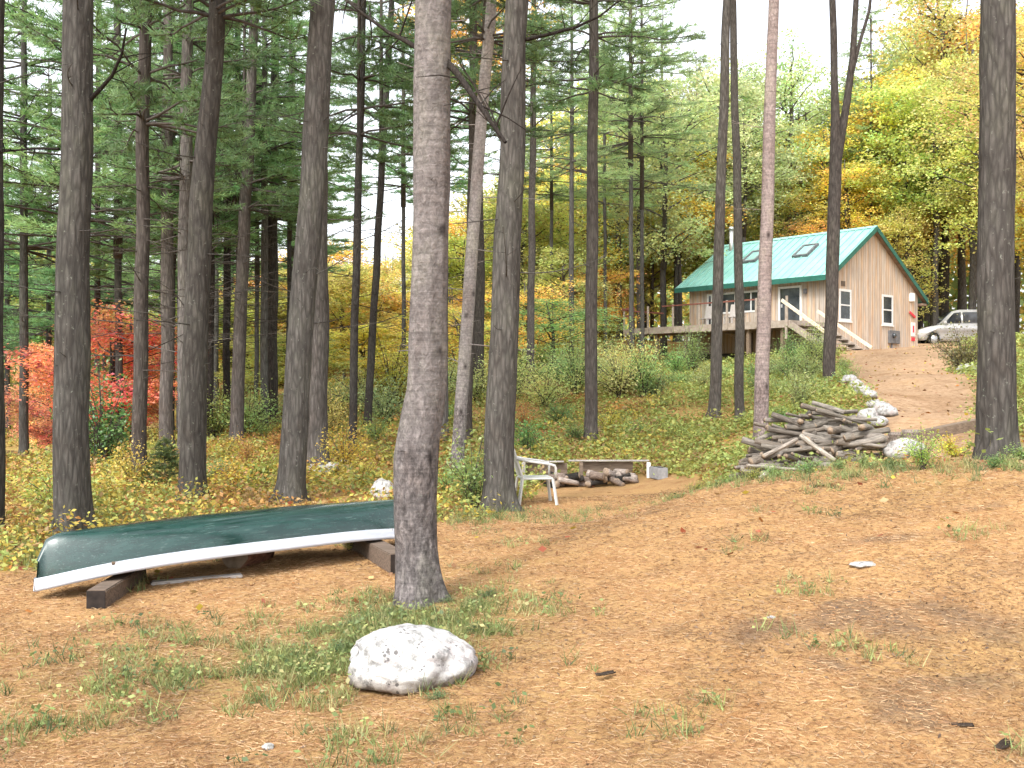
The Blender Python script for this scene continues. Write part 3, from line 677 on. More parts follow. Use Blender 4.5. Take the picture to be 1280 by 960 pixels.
def wood_ok(x, y):
    return np.clip(1 - clearing_mask(x, y)*1.15, 0, 1)*(1 - drive_mask(x, y))*np.where(house_block(x, y), 0, 1)*(terrain(x, y) > -.9)
def undergrowth():
    s = Soup()
    P = scatter(33000, (-420, 1700), (7.6, 46), lambda x, y: wood_ok(x, y)*np.where((x > 3.3) & (y < 12), .15, 1)*np.where(y < 13.5, .45, 1)*(.25 + .75*(np.sin(x*1.3 + np.sin(y*.8)*2)*np.sin(y*.9 + x*.4) > -.35)), True)
    C, K, S, A = [], [], [], []
    for (x, y, z) in P:
        px = 640 + x/y*F
        patch = mnoise.noise(Vector((x*.55, y*.42, 2))); hgt = RNG.uniform(.07, .34)*(1.0 + .7*patch)
        if px < 560: pal = ['y','y','yg','yg','g','o','b','y','lg'] if patch > -.1 else ['o','b','o','yg','y','b']
        elif px < 830: pal = ['yg','g','lg','lg','y','yg','b'] if patch > -.2 else ['b','o','yg','yg','lg']
        else: pal = ['g','lg','lg','yg','lg','yg'] if patch > -.35 else ['b','yg','lg','yg']
        c = np.array(PAL[pal[RNG.integers(len(pal))]])*RNG.uniform(.75,1.2)*.66 + np.array((.30,.27,.095))*.34
        n = RNG.integers(7, 15); r = RNG.uniform(.05,.2)
        C.append(np.array([x,y,z]) + RNG.normal(0,1,(n,3))*[r,r,.0] + np.c_[np.zeros((n,2)), RNG.uniform(.15,1,n)*hgt])
        K.append(c*RNG.uniform(.7,1.3,(n,1))); S.append(np.full(n, RNG.uniform(.026,.062)*(1 + y/30)))
    C = np.concatenate(C)
    s.leaves(C, np.concatenate(S), np.concatenate(K), 0, .6, .5)
    return s.mesh('undergrowth', [M['leafcol']])
tag(link('undergrowth', undergrowth()), 'low yellow green undergrowth covering the floor of the wood', kind='stuff')

def fallen_leaves():
    s = Soup()
    P = scatter(31000, (-420, 1700), (7, 40), lambda x, y: np.clip(wood_ok(x, y) + .02 + .13*drive_mask(x, y), 0, 1), True)
    pal = np.array([PAL['o'], PAL['b'], PAL['y'], (.45,.28,.12), (.35,.10,.05), (.5,.36,.16)])
    c = pal[RNG.integers(len(pal), size=len(P))]*RNG.uniform(.6,1.25,(len(P),1))
    P[:, 2] += RNG.uniform(.005,.04,len(P))
    s.leaves(P, RNG.uniform(.035,.07,len(P))*(1 + P[:,1]/40), c, 0, .7, .75)
    return s.mesh('fallen_leaves', [M['leafcol']])
tag(link('fallen_leaves', fallen_leaves()), 'brown and orange fallen leaves on the forest floor', kind='stuff')

def surf(P):
    """height of the drawn ground under points (adds the same small unevenness)"""
    return P[:, 2] + fbm(P[:,0], P[:,1], .9, 3)*.025 + fbm(P[:,0], P[:,1], 3.1, 9)*.010
def pine_needles():
    s = Soup()
    P = scatter(185000, (-480, 1760), (3.2, 14), lambda x, y: clearing_mask(x, y), True)
    P[:, 2] = surf(P) + RNG.uniform(.001,.012,len(P))
    a = RNG.uniform(0, 2*PI, len(P)); D = np.stack([np.cos(a), np.sin(a), RNG.normal(.02,.14,len(P))], -1)
    pal = np.array([(.39,.238,.12),(.43,.28,.15),(.34,.185,.085),(.24,.13,.06),(.46,.325,.185),(.37,.215,.102)])
    clump = (fbm(P[:,0], P[:,1], 1.6, 5)*.5 + 1)[:, None]
    c = pal[RNG.integers(len(pal), size=len(P))]*RNG.uniform(.75,1.2,(len(P),1))*np.clip(clump, .7, 1.25)
    s.blades(P, D, RNG.uniform(.03,.07,len(P)), RNG.uniform(.002,.0036,len(P))*(1 + P[:,1]/8), c)
    return s.mesh('pine_needles', [M['leafcol']])
tag(link('pine_needles', pine_needles()), 'fallen orange pine needles carpeting the clearing', kind='stuff')

def forest_debris():
    """bark crumbs, twig bits and dark crumbs lying in the needles"""
    s = Soup()
    P = scatter(2000, (-400, 1700), (3.2, 13), lambda x, y: clearing_mask(x, y)*(.08 + np.exp(-(((x - 2.2)/1.5)**2 + ((y - 5.6)/.8)**2))*1.0), True)
    P[:, 2] = surf(P) + .006
    c = np.array([(.10,.065,.042),(.18,.12,.08),(.24,.17,.11)])[RNG.integers(3, size=len(P))]
    s.leaves(P, RNG.uniform(.012,.035,len(P)), c, 0, .4, .6)
    return s.mesh('bark_debris', [M['leafcol']])
tag(link('bark_debris', forest_debris()), 'dark bark crumbs and twig bits lying on the needles', kind='stuff')

def grass():
    s = Soup()
    def acc(x, y):
        return np.clip(grass_mask(x, y)**1.3, 0, 1)*np.clip(.5 + 1.3*np.sin(x*5.1 + 2*np.sin(y*3))*np.sin(y*5.7 + x*2), .04, 1)
    P = scatter(1100, (-40, 760), (4.2, 8.2), acc, True)
    P2 = scatter(380, (-420, 1700), (3.6, 11.5), lambda x, y: clearing_mask(x, y)*(np.sin(x*3.3 + 1.5*np.sin(y*2.2))*np.sin(y*2.9 + x) > .72), True)
    P3 = scatter(520, (560, 1600), (8.6, 12.5), lambda x, y: np.exp(-(((y - np.interp(x, [-.6, 1.4, 2.4, 4.2, 5.6], [11.2, 13.0, 11.0, 9.2, 9.0]))/.7)**2))*.8, True)
    P4 = scatter(1500, (-360, 640), (7.5, 12), lambda x, y: (1 - clearing_mask(x, y))*.7, True)
    P = np.concatenate([P, P2, P3, P4]); P[:, 2] = surf(P)
    for k, (x, y, z) in enumerate(P):
        g = np.array(random.choice([(.16,.21,.07),(.20,.25,.08),(.28,.32,.11),(.26,.25,.09),(.10,.14,.05),(.33,.30,.13)]))*random.uniform(.75,1.25); n = random.randint(7, 14)
        h = random.uniform(.05, .14) if k < 1480 else random.uniform(.06,.2)
        B = np.array([x,y,z]) + RNG.normal(0,.025,(n,3))*[1,1,0]
        s.blades(B, np.c_[RNG.normal(0,.55,(n,2)), np.ones(n)], RNG.uniform(.5,1.2,n)*h, .006, g*RNG.uniform(.8,1.2,(n,1)))
        if random.random() < .4:
            m = random.randint(3, 7)
            s.leaves(np.array([x,y,z]) + np.c_[RNG.normal(0,.05,(m,2)), RNG.uniform(.015,.09,m)], RNG.uniform(.018,.042,m), g*RNG.uniform(.8,1.25,(m,1)), 0, .7, .6)
    return s.mesh('grass', [M['leafcol']])
tag(link('grass', grass()), 'short green grass and weeds in the clearing', kind='stuff')

# ------------------------------------------------------------------ shrubs one can point at
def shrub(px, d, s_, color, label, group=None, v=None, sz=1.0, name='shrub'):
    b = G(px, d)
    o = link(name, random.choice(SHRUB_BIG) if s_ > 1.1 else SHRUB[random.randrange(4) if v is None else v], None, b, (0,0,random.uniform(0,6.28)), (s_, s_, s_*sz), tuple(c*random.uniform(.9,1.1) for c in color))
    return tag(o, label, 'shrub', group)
random.seed(5)
SG = (.15,.25,.055); SLG = (.23,.36,.09); SY = (.55,.44,.06); SYG = (.33,.36,.06); SO = (.48,.24,.05)
def young_conifer():
    rg = np.random.default_rng(3); s = Soup(); s.tube([(0,0,-.05),(0,0,.5),(0,0,1)], [.014,.01,.004], 5, 1)
    B, D, K = [], [], []
    for k in range(120):
        h = rg.uniform(.04,.98); az = rg.uniform(0,6.28); L = .42*(1-h)**.8 + .05
        e = np.array([math.cos(az)*L, math.sin(az)*L, h + .12*L]); s.tube([(0,0,h), e], [.005,.002], 3, 1, cap=False)
        n = int(20 + L*90); u = rg.uniform(.15,1,n)[:, None]; B.append(np.array([0,0,h]) + (e - [0,0,h])*u); D.append(rg.normal(0,.6,(n,3)) + [math.cos(az)*.6, math.sin(az)*.6, .2])
        K.append(np.stack([rg.uniform(.2,.8,n), rg.uniform(.2,.8,n), np.zeros(n)], -1))
    s.blades(np.concatenate(B), np.concatenate(D), .075, .012, np.concatenate(K)); return s.mesh('young_conifer', [M['needle'], M['twig']])
YC = young_conifer()
tag(link('young_conifer', YC, None, G(206,14.6), (0,0,0), (.85,.85,.78), (.10,.14,.035)), 'small dark green conifer seedling left of the dark leaning pine', 'tree')
shrub(128,19,1.9,(.13,.22,.05),'rounded green bush right of the thick left trunk, below the red maple',v=0)
shrub(489,30,2.3,SY,'bright yellow bush at the left of the nearest trunk',v=0)
shrub(270,26,1.3,SYG,'yellow green bush beside the thin dark trunk in the left wood',v=1)
shrub(1153,9.6,.42,(.34,.50,.07),'lime green leafy weed in front of the large grey rock',v=2, name='weed')
shrub(1195,10.5,.5,(.62,.48,.05),'yellow leaved weed in front of the drive timber',v=3, name='weed')
shrub(1205,25,1.5,(.20,.20,.07),'dull olive bush at the far side of the drive',v=3, name='shrub')
shrub(436,9.6,.32,(.60,.52,.12),'pale yellow leafy weed under the canoe beside the right timber',v=3, name='weed')
shrub(178,8.6,.3,(.45,.42,.13),'small yellow weed under the left part of the canoe',v=3, name='weed')
for px, d in [(70,12.5),(130,13),(165,14.5),(270,15.5),(300,14.8),(330,16),(310,18),(280,19.5),(430,17),(455,15.5),(110,16),(190,19),(350,22),(330,25),(470,22),(420,26),(240,18)]:
    shrub(px, d, random.uniform(.55,.95), random.choice([SY,SYG,SY,SLG,SO]), 'low yellow green leafy shrub in the undergrowth behind the canoe', 'low shrubs behind the canoe')
for px, d in [(560,14),(590,12.6),(600,15),(640,16.5),(660,19),(690,18),(655,23),(700,24),(720,20),(760,22),(790,20.5),(560,26),(520,24),(625,28)]:
    shrub(px, d, random.uniform(.55,1.0), random.choice([SYG,SG,SLG,SY,SO]), 'low mixed green shrub on the wood floor around the chair and the firewood rack', 'low shrubs around the firewood rack')
for px, d in [(455,30),(480,27),(500,33),(535,30),(560,33),(590,29),(610,33),(645,29),(680,27),(695,33),(720,29),(755,34),(775,28),(790,31),(805,28),(655,36),(430,34),(340,34),(300,31),(380,29),(310,26),(415,25)]:
    shrub(px, d, random.uniform(1.2,1.9), random.choice([(.58,.60,.22),(.50,.56,.20),(.66,.58,.17),(.40,.50,.18)]), 'pale yellow green sapling clump on the wood floor in the middle distance', 'pale saplings in the middle distance')
for px, d in [(575,34),(600,38),(640,36),(675,40),(700,38),(728,46),(760,52),(715,47),(650,46),(545,40),(520,36)]:
    shrub(px, d, random.uniform(1.6,2.4), random.choice([SY,SYG,SY,SG]), 'tall yellow or green shrub on the slope left of the deck', 'yellow shrubs left of the deck')
for px, d, s_ in [(846,36,1.5),(866,37,1.8),(884,34,1.0),(835,31,.9),(855,31,1.0),(790,36,.8),(905,33,1.0),(878,30,.9),(940,32,1.0),(965,33,1.2),(992,35,1.6),(1012,34,1.6),(1025,36,1.5),
                  (985,31,1.2),(1010,31,1.3),(1000,28,1.0),(975,26,.9),(1020,26,.9),(1055,33,.8),(1060,30,.8),(945,28,.9),(700,31,1.4),(775,32,1.5),(780,29,1.3),(820,28,1.2),(1030,22,.9),(1000,20,.9),(985,18,.8),(1050,24,.9)]:
    shrub(px, d, s_*random.uniform(.78,.98), random.choice([(.24,.36,.10),(.32,.44,.14),(.36,.46,.16),(.40,.44,.15)]), 'green leafy bush on the bank below the deck and the stairs', 'green bushes on the bank below the cabin')
for px, d in [(890,12.2),(910,11.6),(940,11.2),(970,10.8),(1010,10.6),(1050,10.5),(1085,10.3),(1240,9.2),(1275,9.6),(870,13),(1110,9.9)]:
    shrub(px, d, random.uniform(.28,.42), random.choice([SG,SYG,SLG]), 'small green weed growing along the front of the woodpile and the bank', 'weeds along the bank', 3, .8, 'weed')
for px, d in [(560,7.1),(590,7.0),(610,7.2),(500,6.8),(470,6.7),(440,6.5),(600,6.3),(545,5.05),(485,7.0),(420,6.0)]:
    shrub(px, d, random.uniform(.12,.22), random.choice([(.14,.21,.065),(.17,.23,.08),(.22,.29,.10)]), 'small green weed around the foot of the nearest trunk and the white boulder', 'weeds around the boulder', 3, .7, 'weed')

# ------------------------------------------------------------------ rocks
def rock_mesh(seed, r, amp=.25, sub=4, flatb=.35, mat=None, freq=1.2):
    bm = bmesh.new(); bmesh.ops.create_icosphere(bm, subdivisions=sub, radius=1)
    for v in bm.verts:
        n = v.co.normalized()
        k = 1 + amp*mnoise.fractal(n*freq + Vector((seed*3.1, seed, 0)), 1, 2, 4) + .05*mnoise.fractal(n*5 + Vector((seed,0,0)), 1, 2, 3)
        c = mnoise.cell(n*2.1 + Vector((seed,)*3)); k += amp*.18*(c - .5)
        v.co = Vector((n.x*r[0], n.y*r[1], n.z*r[2]))*k
        if v.co.z < -flatb*r[2]: v.co.z = -flatb*r[2]
    me = bpy.data.meshes.new('rock'); bm.to_mesh(me); bm.free(); me.materials.append(mat)
    for p in me.polygons: p.use_smooth = True
    return me
def rock_material(name, base, spots, thr=.62, stain=(.55,.45,.42)):
    m, nt, out = nodes(name); v = mapped(nt, (1,1,1))
    f = noise_tex(nt, v, 13, 8, .74); r = ramp(nt, [(.40, tuple(c*.45 for c in base)), (.52, base), (.7, tuple(c*1.08 for c in base))]); nt.links.new(f, r.inputs[0])
    st = noise_tex(nt, v, 4.3, 5, .65, .3); sr = ramp(nt, [(.50, (0,0,0)), (.66, (1,1,1))]); nt.links.new(st, sr.inputs[0])
    mm = N(nt, 'ShaderNodeMath', operation='MULTIPLY'); nt.links.new(sr.outputs[0], mm.inputs[0]); mm.inputs[1].default_value = .6
    c = mixc(nt, r.outputs[0], stain, mm.outputs[0])
    vo = N(nt, 'ShaderNodeTexVoronoi'); vo.inputs['Scale'].default_value = 34; nt.links.new(v, vo.inputs['Vector'])
    nv = noise_tex(nt, v, 9, 3, .6); md = N(nt, 'ShaderNodeMapRange'); nt.links.new(nv, md.inputs[0]); md.inputs[1].default_value = .38; md.inputs[2].default_value = .68; md.inputs[3].default_value = -.05; md.inputs[4].default_value = .5
    lt = N(nt, 'ShaderNodeMath', operation='SUBTRACT'); nt.links.new(md.outputs[0], lt.inputs[0]); nt.links.new(vo.outputs['Distance'], lt.inputs[1])
    spr = ramp(nt, [(.04, (0,0,0)), (.14, (.85,.85,.85))]); nt.links.new(lt.outputs[0], spr.inputs[0])
    c = mixc(nt, c, spots, spr.outputs[0])
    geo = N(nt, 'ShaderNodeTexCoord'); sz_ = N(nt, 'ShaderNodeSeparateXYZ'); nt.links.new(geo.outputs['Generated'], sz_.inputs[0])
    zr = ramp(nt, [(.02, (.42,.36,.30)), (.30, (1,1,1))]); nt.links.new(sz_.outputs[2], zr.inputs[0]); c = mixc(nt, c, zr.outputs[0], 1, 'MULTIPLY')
    b = N(nt, 'ShaderNodeBsdfPrincipled'); b.inputs['Roughness'].default_value = .9; b.inputs['Specular IOR Level'].default_value = .15; nt.links.new(c, b.inputs['Base Color'])
    bp = N(nt, 'ShaderNodeBump'); bp.inputs['Strength'].default_value = .7; bp.inputs['Distance'].default_value = .03
    nt.links.new(f, bp.inputs['Height']); nt.links.new(bp.outputs[0], b.inputs['Normal']); nt.links.new(b.outputs[0], out.inputs[0]); return m
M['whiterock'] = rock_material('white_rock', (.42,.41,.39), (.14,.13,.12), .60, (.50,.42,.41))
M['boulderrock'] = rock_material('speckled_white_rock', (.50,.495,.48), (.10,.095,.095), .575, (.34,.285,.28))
M['greyrock'] = rock_material('pale_rock', (.44,.43,.40), (.25,.24,.22), .64, (.42,.40,.36))
b = G(516, 5.42); 
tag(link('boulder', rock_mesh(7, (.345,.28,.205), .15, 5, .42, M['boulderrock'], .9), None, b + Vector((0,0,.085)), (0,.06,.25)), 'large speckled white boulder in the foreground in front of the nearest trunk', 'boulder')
def rock(px, d, r, lab, seed, mat='greyrock', name='rock', group=None, amp=.25):
    b = G(px, d); o = link(name, rock_mesh(seed, r, amp, 3, .4, M[mat]), None, b + Vector((0,0,r[2]*.3)), (0,0,random.uniform(0,6)))
    return tag(o, lab, 'rock', group)
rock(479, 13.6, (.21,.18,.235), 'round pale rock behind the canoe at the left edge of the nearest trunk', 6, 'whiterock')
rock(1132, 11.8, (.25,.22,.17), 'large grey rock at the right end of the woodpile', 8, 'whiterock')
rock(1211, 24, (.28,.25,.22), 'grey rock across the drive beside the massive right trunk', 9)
rock(1080, 6.6, (.10,.07,.02), 'flat pale stone lying in the needles at the right', 10, 'whiterock', 'stone')
rock(335, 4.42, (.03,.028,.018), 'small pinkish stone in the needles at lower left', 12, 'greyrock', 'stone')
rock(964, 5.9, (.03,.025,.015), 'tiny white stone beside the dark bark patch', 13, 'whiterock', 'stone')
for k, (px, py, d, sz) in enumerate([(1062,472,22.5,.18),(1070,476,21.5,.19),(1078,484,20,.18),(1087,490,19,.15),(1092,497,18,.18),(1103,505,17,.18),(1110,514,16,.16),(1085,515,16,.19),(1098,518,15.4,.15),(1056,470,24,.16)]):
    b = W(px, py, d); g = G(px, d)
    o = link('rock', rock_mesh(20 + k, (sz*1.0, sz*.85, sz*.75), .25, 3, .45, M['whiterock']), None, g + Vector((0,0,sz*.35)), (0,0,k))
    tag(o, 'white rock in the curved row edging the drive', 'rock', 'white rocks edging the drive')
for k, (px, d, sz) in enumerate([(388,17.3,.17),(402,17.0,.2),(418,17.4,.18),(430,17.9,.16)]):
    tag(link('rock', rock_mesh(40 + k, (sz, sz*.9, sz*.6), .3, 3, .4, M['greyrock']), None, G(px, d, sz*.2), (0,0,k)), 'mossy grey stone in the small heap behind the paired trunks', 'rock', 'stones behind the paired trunks')

def bark_piece(px, py, L, yaw, lab):
    d = 1.58*F/(py - 480)
    for _ in range(6): d = (EYE - tz((px - 640)/F*d, d))*F/(py - 480)
    b = G(px, d); t = np.linspace(-.5, .5, 9); s = Soup(); V = []
    for i, u in enumerate(t):
        for j in range(7):
            a = -1.1 + 2.2*j/6; w_ = .16*L*(1 - .8*u*u)
            V.append((u*L, math.sin(a)*w_ + .05*L*math.sin(5*u), .008 + (1 - math.cos(a))*w_*.7 + .12*L*u*u + .01*L*random.uniform(-1,1)))
    s.add(V, [(i*7 + j, (i+1)*7 + j, (i+1)*7 + j + 1, i*7 + j + 1) for i in range(8) for j in range(6)])
    o = link('bark_piece', s.mesh('bark_piece', [M['bark_fine']], True, False), None, b + Vector((0,0,.012)), (0,0,yaw), color=(.10,.075,.06))
    o.modifiers.new('thick', 'SOLIDIFY').thickness = .006
    tag(o, lab, 'bark')
bark_piece(1255, 937, .13, .7, 'dark curled bark piece at the lower right corner of the clearing')
bark_piece(1202, 912, .10, -.2, 'small dark bark piece left of the curled one at lower right')
bark_piece(757, 847, .11, .4, 'thin dark bark sliver in the needles right of the white boulder')
# ------------------------------------------------------------------ the canoe
def canoe_material():
    m, nt, out = nodes('green_hull'); v = mapped(nt, (1.2, 6, 6)); f = noise_tex(nt, v, 3, 5, .6)
    r = ramp(nt, [(.35, (.005,.026,.022)), (.7, (.012,.050,.042))]); nt.links.new(f, r.inputs[0])
    sc = noise_tex(nt, mapped(nt, (3, 60, 60)), 1.5, 3, .5); sr = ramp(nt, [(.60, (0,0,0)), (.70, (1,1,1))]); nt.links.new(sc, sr.inputs[0])
    mm = N(nt, 'ShaderNodeMath', operation='MULTIPLY'); nt.links.new(sr.outputs[0], mm.inputs[0]); mm.inputs[1].default_value = .25
    c = mixc(nt, r.outputs[0], (.20,.27,.25), mm.outputs[0])
    b = N(nt, 'ShaderNodeBsdfPrincipled'); b.inputs['Roughness'].default_value = .33; b.inputs['Specular IOR Level'].default_value = .5; nt.links.new(c, b.inputs['Base Color'])
    rr = ramp(nt, [(.3, (.14,)*3), (.7, (.34,)*3)]); nt.links.new(f, rr.inputs[0]); nt.links.new(rr.outputs[0], b.inputs['Roughness']); b.inputs['Coat Weight'].default_value = .7; b.inputs['Coat Roughness'].default_value = .12
    nt.links.new(b.outputs[0], out.inputs[0]); return m
M['hull'] = canoe_material()
M['gunwale'] = plain('white_gunwale', (.36,.38,.43), (.47,.49,.53), 4, .4, (1,6,6))
M['hullin'] = plain('hull_inside', (.04,.05,.045), (.07,.08,.07), 4, .6)
def canoe():
    L = 3.62; n = 49; ts = np.linspace(-1, 1, n); k = 17
    def hw(t): return .385*max(0.0, 1 - abs(t)**2.3)**.75 + .006        # half width at the gunwale
    def gz(t): return -.13*abs(t)**3.2                                  # sheer (upside down: ends hang lower)
    def kz(t):                                                          # keel line
        e = max(0, (abs(t) - .87)/.13); return .30 - .035*t*t - .30*(1 - math.sqrt(max(0, 1 - e**2.6)))*.62
    V = []; rim = []
    for t in ts:
        w, g, kk = hw(t), gz(t), kz(t)
        for i in range(k):
            a = PI*i/(k-1); x = math.cos(a); full = .60 + .40*t*t
            yy = w*math.copysign(abs(x)**full, x); zz = g + (kk - g)*math.sin(a)**(.72 + .28*abs(t))
            V.append((t*L/2*(1 - .012*math.sin(a)*abs(t)**8), yy, zz))
        rim.append((t*L/2, w, g))
    q = [(i*k + j, i*k + j + 1, (i+1)*k + j + 1, (i+1)*k + j) for i in range(n-1) for j in range(k-1)]
    root = empty('canoe', (0,0,0), 0, 'overturned dark green canoe with a white gunwale resting on timbers', 'canoe')
    s = Soup(); s.add(V, q); s.F.append(np.array([k])); s.I.append(np.arange(k)); s.M.append(np.array([0])); s.F.append(np.array([k])); s.I.append(np.arange((n-1)*k, n*k)[::-1]); s.M.append(np.array([0]))
    hull = link('hull', s.mesh('hull', [M['hull']], True, False), root)
    md = hull.modifiers.new('solid', 'SOLIDIFY'); md.thickness = .012; md.offset = 1
    # gunwale: a band outside the hull edge and a lip under it
    for sgn in (1, -1):
        s = Soup(); R = []
        for t in ts:
            w, g, kk = hw(t), gz(t), kz(t)
            hgt = .082
            y0 = w; 
            R += [(t*L/2*1.004, sgn*(y0 - .012), g - .014), (t*L/2*1.004, sgn*(y0 + .024), g - .014), (t*L/2*1.004, sgn*(y0 + .026), g + .012), (t*L/2*1.004, sgn*(y0 + .017), g + .018), (t*L/2*1.004, sgn*(y0 + .014), g + hgt), (t*L/2*1.004, sgn*(y0 - .012), g + hgt - .002)]
        qq = [(i*6 + j, i*6 + (j+1) % 6, (i+1)*6 + (j+1) % 6, (i+1)*6 + j) for i in range(n-1) for j in range(6)]
        if sgn < 0: qq = [f[::-1] for f in qq]
        s.add(R, qq)
        for o in (0, (n-1)*6): s.F.append(np.array([6])); s.I.append(np.arange(o, o+6)); s.M.append(np.array([0]))
        link('gunwale', s.mesh('gunwale', [M['gunwale']], False, False), root)
    for tx in (-.45, .1, .5):
        bm = box_bm((tx*L/2 - .03, -hw(tx), gz(tx) + .0), (tx*L/2 + .03, hw(tx), gz(tx) + .025)); bm_obj('thwart', bm, M['oldwood'], root, .004)
    for tx in (-.66, .6):
        bm = box_bm((tx*L/2 - .13, -hw(tx)*.96, gz(tx) + .05), (tx*L/2 + .13, hw(tx)*.96, gz(tx) + .075)); bm_obj('seat', bm, M['oldwood'], root, .004)
    return root
M['oldwood'] = plain('weathered_wood', (.12,.085,.06), (.24,.18,.13), 5, .85, (1,9,9), .3)
M['redwood'] = plain('reddish_wood', (.075,.055,.04), (.17,.125,.095), 6, .85, (1,9,9), .3)
M['end_core_dark'] = plain('end_grain_and_core_shade', (.012,.009,.008), (.03,.022,.018), 12, .9)
M['greywood'] = plain('grey_board', (.30,.27,.25), (.46,.43,.40), 6, .85, (1,8,8), .2)
M['whitepaint'] = plain('white_paint', (.74,.73,.70), (.84,.83,.80), 6, .5)
c = canoe()
p0 = Vector((-3.62, 7.55, 0)); p1 = Vector((-.83, 9.86, 0)); mid = (p0 + p1)/2
c.location = (mid.x, mid.y, .185); yaw = math.atan2(p1.y - p0.y, p1.x - p0.x)
c.rotation_euler = (math.radians(-3), -math.radians(.4), yaw)
def timber(p, q, w, h, lab, name='timber', mat='oldwood'):
    t = empty(name, ((p[0]+q[0])/2, (p[1]+q[1])/2, (p[2]+q[2])/2), 0, lab, 'timber'); o = Vector(t.location)
    P, Q = Vector(p) - o, Vector(q) - o; bm_obj('beam', beam_bm(P, Q, w, h), M[mat], t, .008)
    d = (P - Q).normalized(); bm_obj('cut_end', beam_bm(P + d*.001, P + d*.004, w*.93, h*.93), M['end_core_dark'], t)
    return t
z0 = tz(-3.0, 7.15)
timber((-3.06, 7.32, z0 + .065), (-3.12, 8.3, z0 + .07), .145, .14, 'square timber with a dark cut end under the left end of the canoe', mat='redwood')
z0 = tz(-1.05, 8.9)
timber((-.96, 8.50, z0 + .07), (-1.62, 9.95, z0 + .07), .17, .17, 'square timber under the right end of the canoe, by the nearest trunk', mat='redwood')
bl = timber((-2.92, 8.05, tz(-2.9,8.05) + .018), (-2.25, 8.3, tz(-2.3,8.3) + .018), .10, .03, 'pale flat board on the ground under the canoe', 'board', 'greywood')
def log_mesh(L, r, seed, seg=12, bend=.04):
    rg = random.Random(seed); n = 7; t = np.linspace(-.5, .5, n); s = Soup()
    c = np.stack([t*L, bend*L*np.cos(t*PI)*rg.uniform(-1,1), bend*L*np.sin(t*2.5 + rg.uniform(0,6))*.5], -1)
    a = np.arange(seg)*2*PI/seg; V = []
    ov = rg.uniform(.75, 1.0)
    for i in range(n):
        rr = r*(1 - .12*t[i])*(1 + .10*np.sin(2*a + seed) + .06*np.sin(5*a + i*.6 + seed))
        V.append(c[i] + np.stack([np.zeros(seg), np.cos(a)*rr, np.sin(a)*rr*ov], -1))
    j = np.arange(seg); j2 = (j+1) % seg
    s.add(np.concatenate(V), np.concatenate([np.stack([i*seg + j, i*seg + j2, (i+1)*seg + j2, (i+1)*seg + j], -1) for i in range(n-1)]))
    for o, rev in ((0, True), ((n-1)*seg, False)):
        s.F.append(np.array([seg])); s.I.append(o + (j[::-1] if rev else j)); s.M.append(np.array([1]))
    return s.mesh('log', [M['logbark'], M['logend']], False, False)
def logbark():
    m, nt, out = nodes('firewood_bark'); f = noise_tex(nt, mapped(nt, (3, 22, 22)), 1.5, 6, .65)
    r = ramp(nt, [(.3, (.25,.25,.25)), (.55, (.95,.93,.9)), (.72, (1.5,1.45,1.4))]); nt.links.new(f, r.inputs[0]); oi = N(nt, 'ShaderNodeObjectInfo')
    c = mixc(nt, oi.outputs['Color'], r.outputs[0], 1, 'MULTIPLY')
    b = N(nt, 'ShaderNodeBsdfPrincipled'); b.inputs['Roughness'].default_value = .9; b.inputs['Specular IOR Level'].default_value = .15; nt.links.new(c, b.inputs['Base Color'])
    bp = N(nt, 'ShaderNodeBump'); bp.inputs['Strength'].default_value = .6; bp.inputs['Distance'].default_value = .02; nt.links.new(f, bp.inputs['Height']); nt.links.new(bp.outputs[0], b.inputs['Normal'])
    nt.links.new(b.outputs[0], out.inputs[0]); return m
M['logbark'] = logbark(); M['logend'] = plain('log_end_grain', (.20,.145,.10), (.34,.26,.19), 14, .85)
LOGS = [log_mesh(1, .10 + .03*(k % 3), 60 + k, bend=.03 + .02*(k % 3)) for k in range(7)]
o = link('log', LOGS[1], None, G(312, 8.9, .10), (.3, 0, 1.2), (.45,1.1,1.1), (.26,.13,.085)); tag(o, 'short reddish log standing in the shade under the middle of the canoe', 'log')

